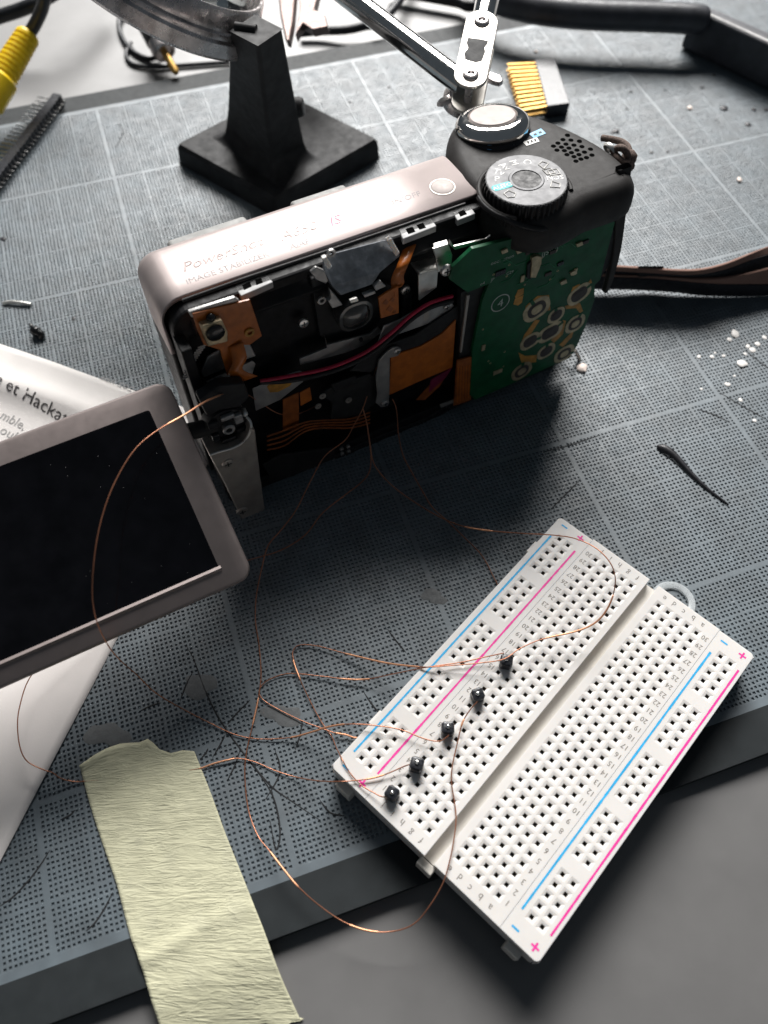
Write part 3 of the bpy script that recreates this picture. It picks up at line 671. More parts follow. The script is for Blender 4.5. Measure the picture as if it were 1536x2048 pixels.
plate('steel_bracket', [(748, 574), (762, 562), (773, 573), (752, 582)], .48, .1, M['steel_dull'], bevel=.015)
for q in ((642, 599), (661, 505)):
    c = Ly(q[0], q[1], .75); mb = MB(); mb.lathe([(.05, 0), (.10, .0), (.10, .05), (.05, .05)], c=c, axis=(0, -1, 0), n=16, cap=False); obj('ring_lug', mb, M['steel_dull'], cam)
c = Ly(712, 632, .45); mb = MB(); rows = []
for s_, dy in ((1.0, .35), (1.0, .05), (.96, -.02), (.80, -.03), (.76, .02), (.60, -.05), (.3, -.09), (.03, -.10)):
    rows.append([(c.x + x * s_, c.y + dy, c.z + z * s_ + .12 * x * s_ * 0) for x, z in rrect(.86, .80, .33, 7)])
mb.grid(rows, close=True); mb.add(rows[-1], [tuple(range(len(rows[-1])))]); obj('eyepiece', mb, M['eyecup'], cam, smooth=60)
plate('eyepiece_clip', [(699, 601), (715, 596), (718, 602), (702, 607)], .36, .06, M['silver'], bevel=.01)
# flex ribbons near the viewfinder
pts = smoothpath([Ly(820, 492, .95), Ly(806, 530, .55), Ly(796, 555, .50), Ly(796, 572, .45), Ly(780, 583, .42), Ly(776, 612, .42)], 5)
mb = MB(); mb.grid([[p + Vector((-.16, .02, -.02)) for p in pts], [p + Vector((.14, -.02, .02)) for p in pts]]); o = obj('flex_ribbon', mb, M['orange'], cam, smooth=60); o.modifiers.new('s', 'SOLIDIFY').thickness = .025
plate('flex_pad', [(757, 596), (775, 584), (797, 572), (798, 626), (762, 637)], .40, .05, M['orange'], bevel=.01)
for q in ((772, 605, 7), (785, 600, 6), (780, 618, 8), (789, 624, 5)):
    plate('solder_pad', [(q[0] - q[2], q[1] + 2), (q[0], q[1] - q[2] + 1), (q[0] + q[2] - 1, q[1] - 1), (q[0] + 1, q[1] + q[2] - 2)], .39, .02, M['orange_d'])
for q in ((607, 646), (811, 580)): screw(*q, .8, .13)
mb = MB(); c = Ly(812, 612, .85); mb.tube([c + Vector((0, 0, -.35)), c + Vector((0, 0, .45))], .13, 14); obj('post', mb, M['black'], cam, smooth=50)
# bright stamped brackets right of the viewfinder
mb = MB(); mb.prism([Lz(820, 525, 5.3), Lz(868, 512, 5.3), Lz(877, 537, 5.3), Lz(838, 549, 5.3)], (0, 0, -.05)); obj('stamped_bracket', mb, M['silver'], cam, bevel=.02)
plate('stamped_bracket', [(837, 549), (877, 537), (874, 575), (838, 602)], .52, .06, M['silver'], bevel=.015)
mb = MB(); mb.prism([Lz(864, 486, 5.75), Lz(894, 478, 5.75), Lz(897, 490, 5.75), Lz(869, 497, 5.75)], (0, 0, -.05)); obj('stamped_bracket', mb, M['silver'], cam, bevel=.02)
plate('stamped_bracket', [(866, 498), (897, 488), (905, 510), (903, 534), (876, 545), (872, 515)], .42, .06, M['silver'], bevel=.015)
plate('stamped_bracket', [(900, 480), (908, 493), (972, 478), (982, 471), (976, 482), (910, 500), (898, 488)], .38, .05, M['silver'], bevel=.01)
for q in ((893, 541), (947, 531)): screw(*q, .20, .15)
# left flex board with tactile button
plate('flex_board', [(385, 628), (500, 600), (524, 672), (500, 690), (470, 690), (470, 735), (455, 752), (440, 700), (408, 690), (395, 660)], .62, .05, M['orange'], bevel=.008)
plate('stiffener', [(377, 625), (470, 596), (480, 602), (404, 628), (384, 636)], .66, .1, M['steel_dull'], bevel=.02)
sw = plate('tactile_switch', [(402, 654), (444, 640), (456, 665), (456, 684), (416, 694)], .45, .18, M['padgrey'], bevel=.03)
c = Ly(431, 666, .43); mb = MB(); mb.lathe([(.20, -.02), (.20, .02), (.16, .045), (.001, .05)], c=c, axis=(0, -1, 0), n=28); obj('switch_dome', mb, M['black_gloss'], sw, smooth=50)
mb = MB(); c = Ly(421, 634, .6); mb.lathe([(.10, 0), (.10, .05), (.04, .10), (.001, .105)], c=c, axis=(0, -1, 0), n=18); obj('rivet', mb, M['black_gloss'], cam, smooth=60)
c = Ly(499, 665, .60); mb = MB(); mb.lathe([(.055, 0), (.115, 0), (.11, .02), (.055, .02)], c=c, axis=(0, -1, 0), n=20, cap=False); obj('flex_eyelet', mb, M['trace'], cam)
pts = smoothpath([Ly(470, 690, .6), Ly(478, 720, .45), Ly(470, 745, .40), Ly(500, 758, .45)], 5)
mb = MB(); mb.grid([[p + Vector((-.15, 0, 0)) for p in pts], [p + Vector((.17, -.05, .05)) for p in pts]]); o = obj('flex_ribbon', mb, M['orange'], cam, smooth=60); o.modifiers.new('s', 'SOLIDIFY').thickness = .02
# battery ring plate at lower left
plate('curved_plate', [(402, 745), (415, 715), (440, 700), (500, 688), (512, 712), (470, 728), (408, 756)], .8, .06, M['steel_dull'], bevel=.02)
plate('curved_plate', [(412, 765), (505, 722), (512, 728), (505, 750), (430, 772)], .82, .06, M['steel_dull'], bevel=.02)
mb = MB()
for k in range(13):
    px_, py_ = 384 + 18 * math.cos(R(170 + k * 9)) + k * .8, 730 - 36 + k * -0 + 60 - k * 5.2
    q = Ly(px_ + 8, py_, .78); mb.box(q.x - .10, q.x + .10, q.y - .02, q.y, q.z - .018, q.z + .018)
tk = obj('tick_ring', mb, M['steel_dull'], cam); tk['kind'] = 'stuff'
# grey sheet metal across the middle
plate('sheet_metal', [(650, 672), (654, 690), (740, 668), (757, 654), (764, 664), (730, 690), (690, 706), (600, 730), (600, 718), (654, 696)], .62, .05, M['steel_dull'], bevel=.01)
plate('sheet_metal', [(768, 652), (800, 640), (850, 610), (900, 598), (908, 612), (890, 636), (800, 668), (755, 690)], .40, .05, M['steel_dull'], bevel=.015)
plate('sheet_slot', [(847, 640), (852, 610), (858, 609), (858, 634), (852, 645)], .395, .01, M['hinge'], bevel=.004)
screw(893, 613, .39, .09, mt='steel_dull'); screw(722, 679, .6, .05, mt='black')
plate('black_tape', [(745, 700), (830, 670), (905, 620), (925, 605), (918, 640), (880, 672), (840, 695), (780, 712), (740, 745), (700, 742)], .34, .05, M['black'], bevel=.01)
plate('flex_sheet', [(782, 712), (812, 703), (842, 693), (884, 668), (912, 640), (905, 735), (836, 764), (779, 790)], .30, .04, M['orange'], bevel=.006)
plate('metal_arm', [(755, 790), (752, 755), (758, 722), (770, 708), (785, 696), (797, 694), (802, 702), (796, 712), (780, 716), (779, 795), (776, 812), (762, 815), (752, 806)], .24, .06, M['steel_dull'], bevel=.012)
screw(794, 702, .24, .11, mt='steel_dull'); screw(770, 806, .22, .12, mt='steel_dull')
plate('steel_cover', [(640, 790), (668, 772), (690, 764), (742, 748), (752, 760), (752, 806), (728, 826), (690, 835), (662, 838), (664, 806)], .42, .1, M['black'], bevel=.03)
plate('steel_cover', [(663, 770), (712, 752), (714, 768), (668, 785)], .38, .06, M['black'], bevel=.02)
for q in ((636, 812), (697, 800), (645, 792)): 
    c = Ly(*q, .36); mb = MB(); mb.lathe([(.03, 0), (.09, 0), (.08, .03), (.03, .03)], c=c, axis=(0, -1, 0), n=14, cap=False); obj('contact_lug', mb, M['hinge'], cam)
plate('paper_label', [(505, 778), (560, 754), (600, 742), (612, 748), (606, 764), (560, 800), (512, 822)], .60, .03, M['steel_dull'], bevel=.01)
plate('gold_decal', [(534, 774), (545, 762), (575, 752), (590, 756), (580, 772), (556, 784), (540, 785)], .59, .008, M['trace'])
plate('amber_flex', [(600, 786), (620, 775), (624, 800), (602, 812)], .5, .03, M['orange'], bevel=.006)
plate('amber_flex', [(566, 800), (598, 785), (598, 860), (566, 862)], .56, .03, M['orange_d'], bevel=.006)
for k in range(4):
    px0 = [(534, 902 - k * 9), (570, 893 - k * 10), (610, 865 - k * 6), (650, 858 - k * 5), (700, 858 - k * 6), (740, 848 - k * 7)]
    pts = smoothpath([Ly(x, y, .42 + .02 * k) for x, y in px0], 4); mb = MB()
    mb.grid([[p for p in pts], [p + Vector((0, -.03, .09)) for p in pts]]); o = obj('flex_cable', mb, M['orange_d'], cam, smooth=60); o.modifiers.new('s', 'SOLIDIFY').thickness = .02
plate('lower_plate', [(525, 930), (560, 910), (670, 895), (668, 920), (620, 945), (545, 962)], .40, .05, M['black'], bevel=.02)
for q in ((683, 898), (696, 893), (684, 907), (697, 902)): screw(*q, .36, .06, mt='steel_dull')
plate('bottom_strip', [(668, 912), (740, 880), (850, 838), (920, 798), (925, 806), (850, 850), (740, 893), (672, 925)], .36, .06, M['black_gloss'], bevel=.02)
plate('bottom_strip', [(880, 810), (920, 795), (922, 800), (882, 816)], .30, .04, M['hinge'], bevel=.01)
plate('magenta_film', [(862, 760), (905, 735), (892, 755), (858, 785)], .34, .02, M['magenta'])
plate('amber_flex', [(832, 800), (862, 768), (892, 752), (880, 772), (850, 800)], .36, .02, M['orange_d'])
# red and black wires sweeping across
for off, mt, nm in ((0, 'redwire', 'red_wire'), (9, 'black', 'black_wire')):
    pts = smoothpath([Ly(520, 762 + off * .3, .5), Ly(580, 752 + off, .42), Ly(660, 735 + off, .36), Ly(730, 705 + off, .30), Ly(780, 668 + off, .28), Ly(820, 632 + off, .28), Ly(860, 606 + off, .28), Ly(905, 592 + off, .34)], 6)
    mb = MB(); mb.tube(pts, .045 if not off else .06, 8); obj(nm, mb, M[mt], cam, smooth=60)
# ---- green circuit board with key pads
YP = .10
pcb = plate('circuit_board', [(945, 498), (1000, 484), (1100, 460), (1215, 425), (1230, 445), (1200, 560), (1190, 570), (1189, 600), (1172, 650), (1155, 690), (1140, 716), (1090, 738), (1000, 778), (950, 800), (940, 790), (945, 700), (965, 600), (978, 568), (935, 585), (900, 560), (905, 535)], YP, .10, M['pcb'], bevel=.008)
plate('ribbon_socket', [(922, 585), (978, 565), (968, 720), (918, 742)], YP + .12, .2, M['black'], bevel=.015)
plate('socket_bar', [(934, 592), (940, 590), (924, 704), (920, 706)], YP + .06, .06, M['hinge'], bevel=.008)
plate('amber_flex', [(915, 722), (950, 712), (942, 800), (908, 812)], YP + .02, .06, M['orange_d'], bevel=.01)
for k in range(5):
    x = 916 + k * 5.5; plate('flex_trace', [(x, 735 - k), (x + 2, 734 - k), (x, 805 - k * 2.5), (x - 2, 806 - k * 2.5)], YP + .012, .008, M['orange'])
def pad_at(px, py, w, h, rot, amber=True):
    c = Ly(px, py, YP); a = R(rot)
    def rr(s, y): return [(c.x + (x * math.cos(a) - z * math.sin(a)), y, c.z + (x * math.sin(a) + z * math.cos(a))) for x, z in rrect(w * s, h * s, min(w, h) * s * .42, 5)]
    mb = MB(); mb.prism(rr(1.0, YP - .012), (0, .01, 0)); q = obj('key_contact', mb, M['padgrey'], pcb)
    mb = MB(); mb.prism(rr(.68, YP - .018), (0, .006, 0)); obj('contact_gap', mb, M['pcb'] if not amber else M['carbon'], pcb)
    mb = MB(); mb.prism(rr(.40, YP - .026), (0, .008, 0)); obj('carbon_dot', mb, M['padgrey'] if (px + py) % 2 else M['carbon'], pcb)
    b2_ = R(rot + (px * 37 % 360)); nv = Vector((math.cos(b2_), 0, math.sin(b2_))); tv_ = Vector((-nv.z, 0, nv.x)); cc_ = Vector((c.x, YP - .0135, c.z))
    mb = MB(); mb.prism([cc_ + nv * (.30 * w) - tv_ * .05, cc_ + nv * (.56 * w) - tv_ * .05, cc_ + nv * (.56 * w) + tv_ * .05, cc_ + nv * (.30 * w) + tv_ * .05], (0, .002, 0)); obj('contact_slit', mb, M['pcb'], pcb)
    return q
for px, py, w, h, r_ in ((1073, 618, .80, .72, 20), (1158, 588, .72, .62, 25), (1112, 630, .52, .52, 0), (1150, 647, .62, .62, 0), (1100, 664, .78, .60, 10), (1060, 682, .62, .55, 15), (1092, 702, .58, .52, 10), (1128, 707, .66, .60, 5), (1043, 742, .66, .62, 20)): pad_at(px, py, w, h, r_)
for pts in ([(1047, 640), (1052, 612), (1075, 592), (1098, 590), (1101, 620), (1092, 622), (1090, 600), (1074, 602), (1060, 616), (1056, 640)], [(1140, 590), (1146, 574), (1160, 568), (1158, 576), (1148, 592), (1142, 606)], [(1130, 612), (1160, 606), (1166, 622), (1160, 626), (1152, 616), (1132, 618)],
            [(1040, 690), (1050, 668), (1070, 640), (1080, 640), (1062, 668), (1048, 690)], [(1102, 680), (1118, 664), (1126, 640), (1132, 642), (1126, 668), (1108, 686)], [(1037, 705), (1050, 712), (1074, 710), (1072, 724), (1044, 728)], [(1118, 690), (1138, 670), (1148, 660), (1144, 674), (1126, 694)], [(1173, 570), (1182, 558), (1184, 566), (1178, 574)]):
    plate('amber_trace', pts, YP - .006, .005, M['trace'], pcb)
for pts in ([(1030, 594), (1036, 580), (1048, 576), (1047, 588), (1032, 597)], [(1030, 598), (1047, 590), (1044, 605), (1036, 611), (1027, 609)]): plate('amber_pad', pts, YP - .008, .007, M['trace'], pcb)
c = Ly(1001, 606, YP - .006); mb = MB(); mb.lathe([(.235, 0), (.25, .002), (.265, 0)], c=c, axis=(0, -1, 0), n=32, cap=False); mb.v = [(x, y, z) for x, y, z in mb.v]; obj('silk_circle', mb, M['silk'], pcb)
mb = MB(); text(mb, '4', c, (1, 0, 0), (0, 0, 1), .34, ext=.002); obj('silk_digit', mb, M['silk'], pcb)
for px, py, s, sz_ in ((1005, 520, 'ooo:  ~:mon', .14), (1100, 504, '(J583)', .20), (1020, 545, 'C29', .12), (985, 560, 'JP', .12), (1130, 476, 'C22', .17), (965, 567, 'o4', .12)):
    c = Ly(px, py, YP - .004); mb = MB(); text(mb, s.replace('~', ''), c, (1, 0, 0), (0, 0, 1), sz_, ext=.001); obj('silk_text', mb, M['silk'], pcb)
ch = plate('chip_connector', [(1065, 516), (1073, 512), (1084, 514), (1083, 528), (1072, 556), (1062, 556)], YP - .10, .10, M['padgrey'], pcb, bevel=.015)
plate('connector_body', [(1056, 530), (1070, 512), (1068, 520), (1062, 560), (1054, 556)], YP - .06, .06, M['black'], pcb, bevel=.01)
for px, py in ((1148, 543), (1128, 562), (1160, 486), (1040, 500), (1115, 470), (1010, 500)):
    plate('chip_part', [(px - 7, py + 3), (px + 5, py - 3), (px + 7, py + 4), (px - 5, py + 9)], YP - .05, .05, M['padgrey'], pcb, bevel=.01)
vr = random.Random(3)
def in_poly(x, y, pg):
    c_ = False
    for i in range(len(pg)):
        (x1_, y1_), (x2_, y2_) = pg[i], pg[i - 1]
        if (y1_ > y) != (y2_ > y) and x < (x2_ - x1_) * (y - y1_) / (y2_ - y1_) + x1_: c_ = not c_
    return c_
clear = [(985, 510), (1090, 480), (1195, 455), (1200, 520), (1150, 560), (1060, 585), (1022, 570), (1000, 580), (972, 600), (970, 640), (1030, 640), (1000, 760), (958, 780), (962, 640), (985, 570)]
for k in range(90):
    x, y = vr.uniform(955, 1200), vr.uniform(450, 790)
    if not in_poly(x, y, clear): continue
    c = Ly(x, y, YP - .001); mb = MB()
    if k % 3:
        mb.lathe([(.018, 0), (.030, .003), (.030, .0)], c=c, axis=(0, -1, 0), n=8, cap=False); obj('via', mb, M['padgrey'], pcb)
    else:
        a_, b_2 = vr.choice(((.09, .05), (.05, .10), (.14, .07))); mb.box(c.x - a_, c.x + a_, c.y - .035, c.y, c.z - b_2, c.z + b_2)
        e_ = obj('chip_part', mb, M[vr.choice(('header', 'carbon', 'padgrey'))], pcb, bevel=.008)
for k in range(16):
    x, y = vr.uniform(985, 1170), vr.uniform(490, 640)
    if not in_poly(x, y, clear): continue
    c = Ly(x, y, YP - .002); ln = vr.uniform(.3, .9); mb = MB(); q = [c, c + Vector((ln * .5, 0, 0)), c + Vector((ln * .5 + .2, 0, vr.choice((-.2, .2)))), c + Vector((ln + .2, 0, vr.choice((-.2, .2))))]
    mb.tube(q[:3], .012, 4); obj('copper_track', mb, M['track'], pcb)
mb = MB(); c = Ly(1150, 722, .35); mb.tube(smoothpath([Ly(1150, 700, .35), Ly(1158, 716, .3), Ly(1156, 732, .25), Ly(1142, 742, .2), Ly(1136, 738, .15)], 5), .05, 10); obj('tripod_loop', mb, M['hinge'], cam, smooth=60)
# ---- hinge column and swung out screen
hg = plate('hinge_block', [(419, 911), (440, 904), (462, 898), (482, 888), (497, 873), (503, 857), (511, 862), (521, 950), (533, 1041), (484, 1039), (450, 968)], -.22, .9, M['hinge'], bevel=.04)
for q, rr in (((455, 926), .15), ((484, 1022), .15)): screw(*q, -.22, rr, parent=hg, mt='hinge')
mb = MB(); pts = smoothpath([Ly(419, 910, -.2), Ly(440, 903, -.2), Ly(462, 897, -.2), Ly(482, 887, -.2), Ly(496, 872, -.2), Ly(502, 855, -.15), Ly(500, 842, -.05), Ly(493, 834, .05)], 5); mb.tube(pts, .035, 8); obj('hinge_rim', mb, M['silver'], hg, smooth=60)
c = Ly(453, 850, .12); mb = MB(); mb.lathe([(.50, -.3), (.50, .02), (.40, .05), (.001, .05)], c=c, axis=(0, -1, 0), n=36); pv = obj('pivot', mb, M['black'], cam, smooth=40)
mb = MB(); mb.lathe([(.15, .04), (.15, .16), (.13, .18), (.075, .18), (.07, .05)], c=c, axis=(0, -1, 0), n=24, cap=False); obj('pivot_bush', mb, M['steel_dull'], pv, smooth=40)
for k, (dx_, dz_, sx_, sz_) in enumerate(((-.30, .28, .12, .10), (.28, .20, .10, .14), (-.33, -.12, .09, .12), (.30, -.22, .13, .07), (.05, .38, .16, .06), (-.05, -.34, .18, .06))):
    q = c + Vector((dx_, -.04, dz_)); mb = MB(); mb.box(q.x - sx_, q.x + sx_, q.y - .10 - .02 * (k % 3), q.y, q.z - sz_, q.z + sz_); obj('pivot_lug', mb, M[('black', 'steel_dull', 'black_gloss')[k % 3]], pv, bevel=.03)
c2 = Ly(489, 826, .1); mb = MB(); mb.lathe([(.07, -.1), (.07, .05), (.04, .09), (.001, .10)], c=c2, axis=(0, -1, 0), n=16); obj('pivot_screw', mb, M['silver'], pv, smooth=50)
plate('pivot_cover', [(398, 800), (440, 772), (490, 768), (500, 795), (480, 815), (440, 822), (415, 835)], .10, .3, M['black'], bevel=.05)
mb = MB(); mb.tube([c + Vector((-1.0, .2, .05)), c + Vector((-.2, .1, .0))], .20, 16); obj('swivel_shaft', mb, M['black'], cam, smooth=50)
# panel: local frame at its right edge
t_ = Vector((-.5, .98, 4.63)); b__ = Vector((-.5, -3.2, 2.58))
def axl(px, py, ax_):
    d = CI[:3, :3] @ ray(px, py); return Vector(CO + (ax_ - CO[0]) / d[0] * d)
t_ = axl(334, 757, -.5); b__ = axl(509, 1152, -.5)
v_ = (t_ - b__).normalized(); HP = (t_ - b__).length; u_ = Vector((-1, 0, 0)); w_ = u_.cross(v_); w_ = -w_ if w_.z < 0 else w_
PM = Matrix(((u_.x, v_.x, w_.x, b__.x), (u_.y, v_.y, w_.y, b__.y), (u_.z, v_.z, w_.z, b__.z), (0, 0, 0, 1)))
WP = 6.9
def pan(x, y, z): return PM @ Vector((x, y, z))
outl = rrect(WP, HP, .32, 6, WP / 2, HP / 2)
def onpan(px, py, z=0):
    inv = (CM @ PM).inverted(); o_ = inv @ Vector(CAM); d_ = inv.to_3x3() @ Vector(ray(px, py)); s = (z - o_.z) / d_.z; return o_ + d_ * s
mb = MB(); mb.rings(outl, [(.10, -.62), (.02, -.56), (0, -.40), (0, -.08), (.03, -.02), (.08, 0)])
mb.v = [tuple(pan(*p)) for p in mb.v]; mb.f = [f[::-1] for f in mb.f] if PM.determinant() < 0 else mb.f
pnl = obj('flip_screen', mb, M['bezel'], cam, smooth=35)
q0 = onpan(294, 823); q1 = onpan(440, 1136); q2 = onpan(0, 1333); q3 = onpan(0, 933)
xi = (q0.x + q1.x) / 2; y1_ = q0.y; y0_ = q1.y
mb = MB(); il = rrect(WP - 2 * xi + .4, y1_ - y0_, .04, 3, xi + (WP - 2 * xi + .4) / 2, (y0_ + y1_) / 2)
mb.rings(il, [(-.02, -.05), (-.02, .004), (.0, .010), (.02, .006)]); mb.v = [tuple(pan(*p)) for p in mb.v]; mb.f = [f[::-1] for f in mb.f] if PM.determinant() < 0 else mb.f
obj('display', mb, M['lcd'], pnl, smooth=30)
mb = MB()
for k in range(16):
    x_, y_ = vr.uniform(xi + .1, 3.6), vr.uniform(y0_ + .1, y1_ - .1); l_, w_ = vr.uniform(.003, .008), vr.uniform(.002, .004)
    a_ = vr.uniform(0, 3.1); ca, sa = math.cos(a_), math.sin(a_)
    mb.add([pan(x_ + u * l_ * ca - v * w_ * sa, y_ + u * l_ * sa + v * w_ * ca, .0095) for u, v in ((-1, -1), (1, -1), (1, 1), (-1, 1))], [(0, 1, 2, 3)])
du_o = obj('dust', mb, M['ink_l'], pnl); du_o['kind'] = 'stuff'
mb = MB(); xe = WP - xi; mb.add([pan(xi - .06, y0_ + .05, .008), pan(xe, y0_ + .05, .008), pan(xe, y0_ - .01, .05), pan(xi - .06, y0_ - .01, .05), pan(xe, y0_ - .07, .002), pan(xi - .06, y0_ - .07, .002)], [(0, 1, 2, 3), (3, 2, 4, 5), (0, 3, 5), (1, 4, 2)])
obj('bezel_lip', mb, M['bezel'], pnl)
print('panel', HP, q0, q1, q2, q3)
#PART3
# ------------------------------------------------------------------ paper sheet under the screen
pc = Vector((-.98, 11.0, 0)); du = Vector((-3.73, 3.23, 0)).normalized(); dv = Vector((-2.97, -3.98, 0)).normalized()
def paper_z(u, v):
    z = .012
    z += .30 * math.exp(-((v - 1.15 - .02 * u) / .40) ** 2) * min(1, max(0, (u - 1.6) / 3.0))
    z += .05 * math.exp(-((v - 2.6 + .15 * u) / .9) ** 2) * min(1, max(0, (u - 3) / 3))
    z += .28 * math.exp(-((u - 3.4 - .42 * (v - 6)) / 1.0) ** 2) * min(1, max(0, (v - 5.5) / 3))
    z += .06 * (1 - math.exp(-max(0, u - .5) / 4)) + .02 * math.sin(u * 1.3 + v * .7) + .02
    return z
def pp_(u, v, dz=0): return pc + du * u + dv * v + Vector((0, 0, paper_z(u, v) + dz))
rows = [[pp_(u * .2, v * .2) for u in range(0, 71)] for v in range(0, 96)]
mb = MB(); mb.grid(rows); sheet = obj('paper_sheet', mb, M['paper'], smooth=80); sheet.modifiers.new('s', 'SOLIDIFY').thickness = .012
tag(sheet, 'creased white printed paper sheet lying under the flipped out screen', 'paper')
def paper_uv(px, py, z=.08):
    p = P(px, py, z) - pc; d = du.x * dv.y - du.y * dv.x
    return (p.x * dv.y - p.y * dv.x) / d, (du.x * p.y - du.y * p.x) / d
def paper_text(s, px, py, px2, py2, size, mt, wt=1.0):
    u0, v0 = paper_uv(px, py); u1, v1 = paper_uv(px2, py2)
    vs, fs = text_polys(s); x0 = min(v.x for v in vs); x1 = max(v.x for v in vs); L0 = math.hypot(u1 - u0, v1 - v0)
    eu, ev = (u1 - u0) / L0, (v1 - v0) / L0; fu, fv = ev, -eu
    if fv > 0: fu, fv = -fu, -fv
    mb = MB(); mb.add([pp_(u0 + (v.x - x0) / (x1 - x0) * L0 * eu + v.y * size * fu, v0 + (v.x - x0) / (x1 - x0) * L0 * ev + v.y * size * fv, .012) for v in vs], fs)
    return obj('printed_line', mb, M[mt], sheet)
paper_text('e et Hackat', -4, 778, 131, 852, .48, 'ink')
paper_text('mble,', 0, 838, 47, 862, .40, 'ink_l')
paper_text('oul.', -2, 866, 32, 884, .40, 'ink_l')
paper_text('202 nos', 262, 783, 200, 757, .26, 'ink_l')

# ------------------------------------------------------------------ masking tape over the mat edge
def tape_ground(y):
    if y > -1.70: return .022
    t = min(1, (-1.70 - y) / 1.7); t = t * t * (3 - 2 * t); return .022 + (DZ + .012 - .022) * t
def on_tape(px, py):
    z = .02
    for _ in range(8): z = tape_ground(P(px, py, z).y)
    return P(px, py, z)
Lp = [(160, 1532), (179, 1605), (201, 1674), (233, 1767), (261, 1872), (282, 1928), (324, 2064)]
Rp = [(389, 1503), (423, 1589), (451, 1666), (488, 1759), (528, 1860), (564, 1957), (604, 2046)]
Lw = smoothpath([on_tape(*q) for q in Lp], 14); Rw_ = smoothpath([on_tape(*q) for q in Rp], 14)
topE = [on_tape(*q) for q in [(160, 1532), (190, 1511), (221, 1494), (240, 1488), (257, 1486), (280, 1485), (296, 1478), (308, 1487), (320, 1499), (342, 1507), (366, 1501), (389, 1503)]]
nt_ = 44; rows = []; uvs = []
def lerp_poly(poly, t):
    k = t * (len(poly) - 1); i = min(int(k), len(poly) - 2); return poly[i].lerp(poly[i + 1], k - i)
nr = len(Lw)
from mathutils import noise as mnoise
for i in range(nr):
    r_ = []
    for j in range(nt_ + 1):
        t = j / nt_; p = Lw[i].lerp(Rw_[i], t)
        tp = lerp_poly(topE, t); base_ = Lw[0].lerp(Rw_[0], t); k = max(0, 1 - i / 9) ** 2
        p = p + (tp - base_) * k
        if i == nr - 1: p = p + Vector((.06 * math.sin(j * .9), .10 * math.sin(j * .6 + 1) - .02, 0))
        q = mnoise.noise(Vector((p.x * 1.3, p.y * 1.3, 3))) * .018 + mnoise.noise(Vector((p.x * 6 + p.y * 3, p.y * 5 - p.x * 2, 7))) * .007
        zt = tape_ground(p.y)
        p.z = zt + .012 + abs(q) + .06 * math.exp(-((p.y + .95 - .03 * p.x + .1 * math.sin(p.x * 2)) / .17) ** 2) * (1.0 - .5 * t) + (.03 if (i < 3 and j < 8) else 0)
        r_.append(p)
    rows.append(r_)
mb = MB(); mb.grid(rows); tp_o = obj('masking_tape', mb, M['tape'], smooth=80)
me = tp_o.data; uvl = me.uv_layers.new(name='UVMap'); nc = nt_ + 1
for lp in me.loops:
    i, j = divmod(lp.vertex_index, nc); uvl.data[lp.index].uv = (j / nt_ * 2.2, i / nr * 5.6)
tp_o.modifiers.new('s', 'SOLIDIFY').thickness = .008
tag(tp_o, 'torn strip of pale yellow masking tape across the near mat edge', 'tape')

# ------------------------------------------------------------------ enamelled copper wires
def wire(pts, label, bare=()):  # bare lists the spans drawn thicker in a lighter orange
    w = smoothpath([P(x, y, z) for x, y, z in pts], 12)
    mb = MB(); mb.tube(w, .0130, 10); o = tag(obj('copper_wire', mb, M['enamel'], smooth=80), label, 'wire', 'loose enamelled copper wires')
    rel_ = (np.array([tuple(p) for p in w]) - CAM) @ RC; q = np.stack([768 + 1600 * rel_[:, 0] / rel_[:, 2], 1024 + 1600 * rel_[:, 1] / rel_[:, 2]], 1)
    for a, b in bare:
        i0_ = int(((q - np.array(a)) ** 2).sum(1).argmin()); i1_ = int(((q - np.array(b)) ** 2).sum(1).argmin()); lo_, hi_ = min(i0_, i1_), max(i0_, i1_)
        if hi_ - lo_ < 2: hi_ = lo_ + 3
        seg_ = w[lo_:hi_ + 1]; mb = MB(); mb.tube(seg_, [.014] + [.0205] * (len(seg_) - 2) + [.014], 10); obj('orange_section', mb, M['copper'], o, smooth=80)
    return o
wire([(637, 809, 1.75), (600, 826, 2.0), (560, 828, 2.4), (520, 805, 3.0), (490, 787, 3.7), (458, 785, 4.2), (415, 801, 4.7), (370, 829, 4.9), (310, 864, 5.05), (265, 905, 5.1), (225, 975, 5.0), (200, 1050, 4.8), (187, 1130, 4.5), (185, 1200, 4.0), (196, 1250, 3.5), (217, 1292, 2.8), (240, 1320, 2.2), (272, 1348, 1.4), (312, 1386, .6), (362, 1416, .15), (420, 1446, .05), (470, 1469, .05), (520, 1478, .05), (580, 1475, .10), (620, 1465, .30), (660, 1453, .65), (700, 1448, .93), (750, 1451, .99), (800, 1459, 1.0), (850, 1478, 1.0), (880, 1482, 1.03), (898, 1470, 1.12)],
     'copper wire arching in front of the dark screen down to the middle pin', [((440, 787), (335, 848)), ((580, 1475), (690, 1451))])
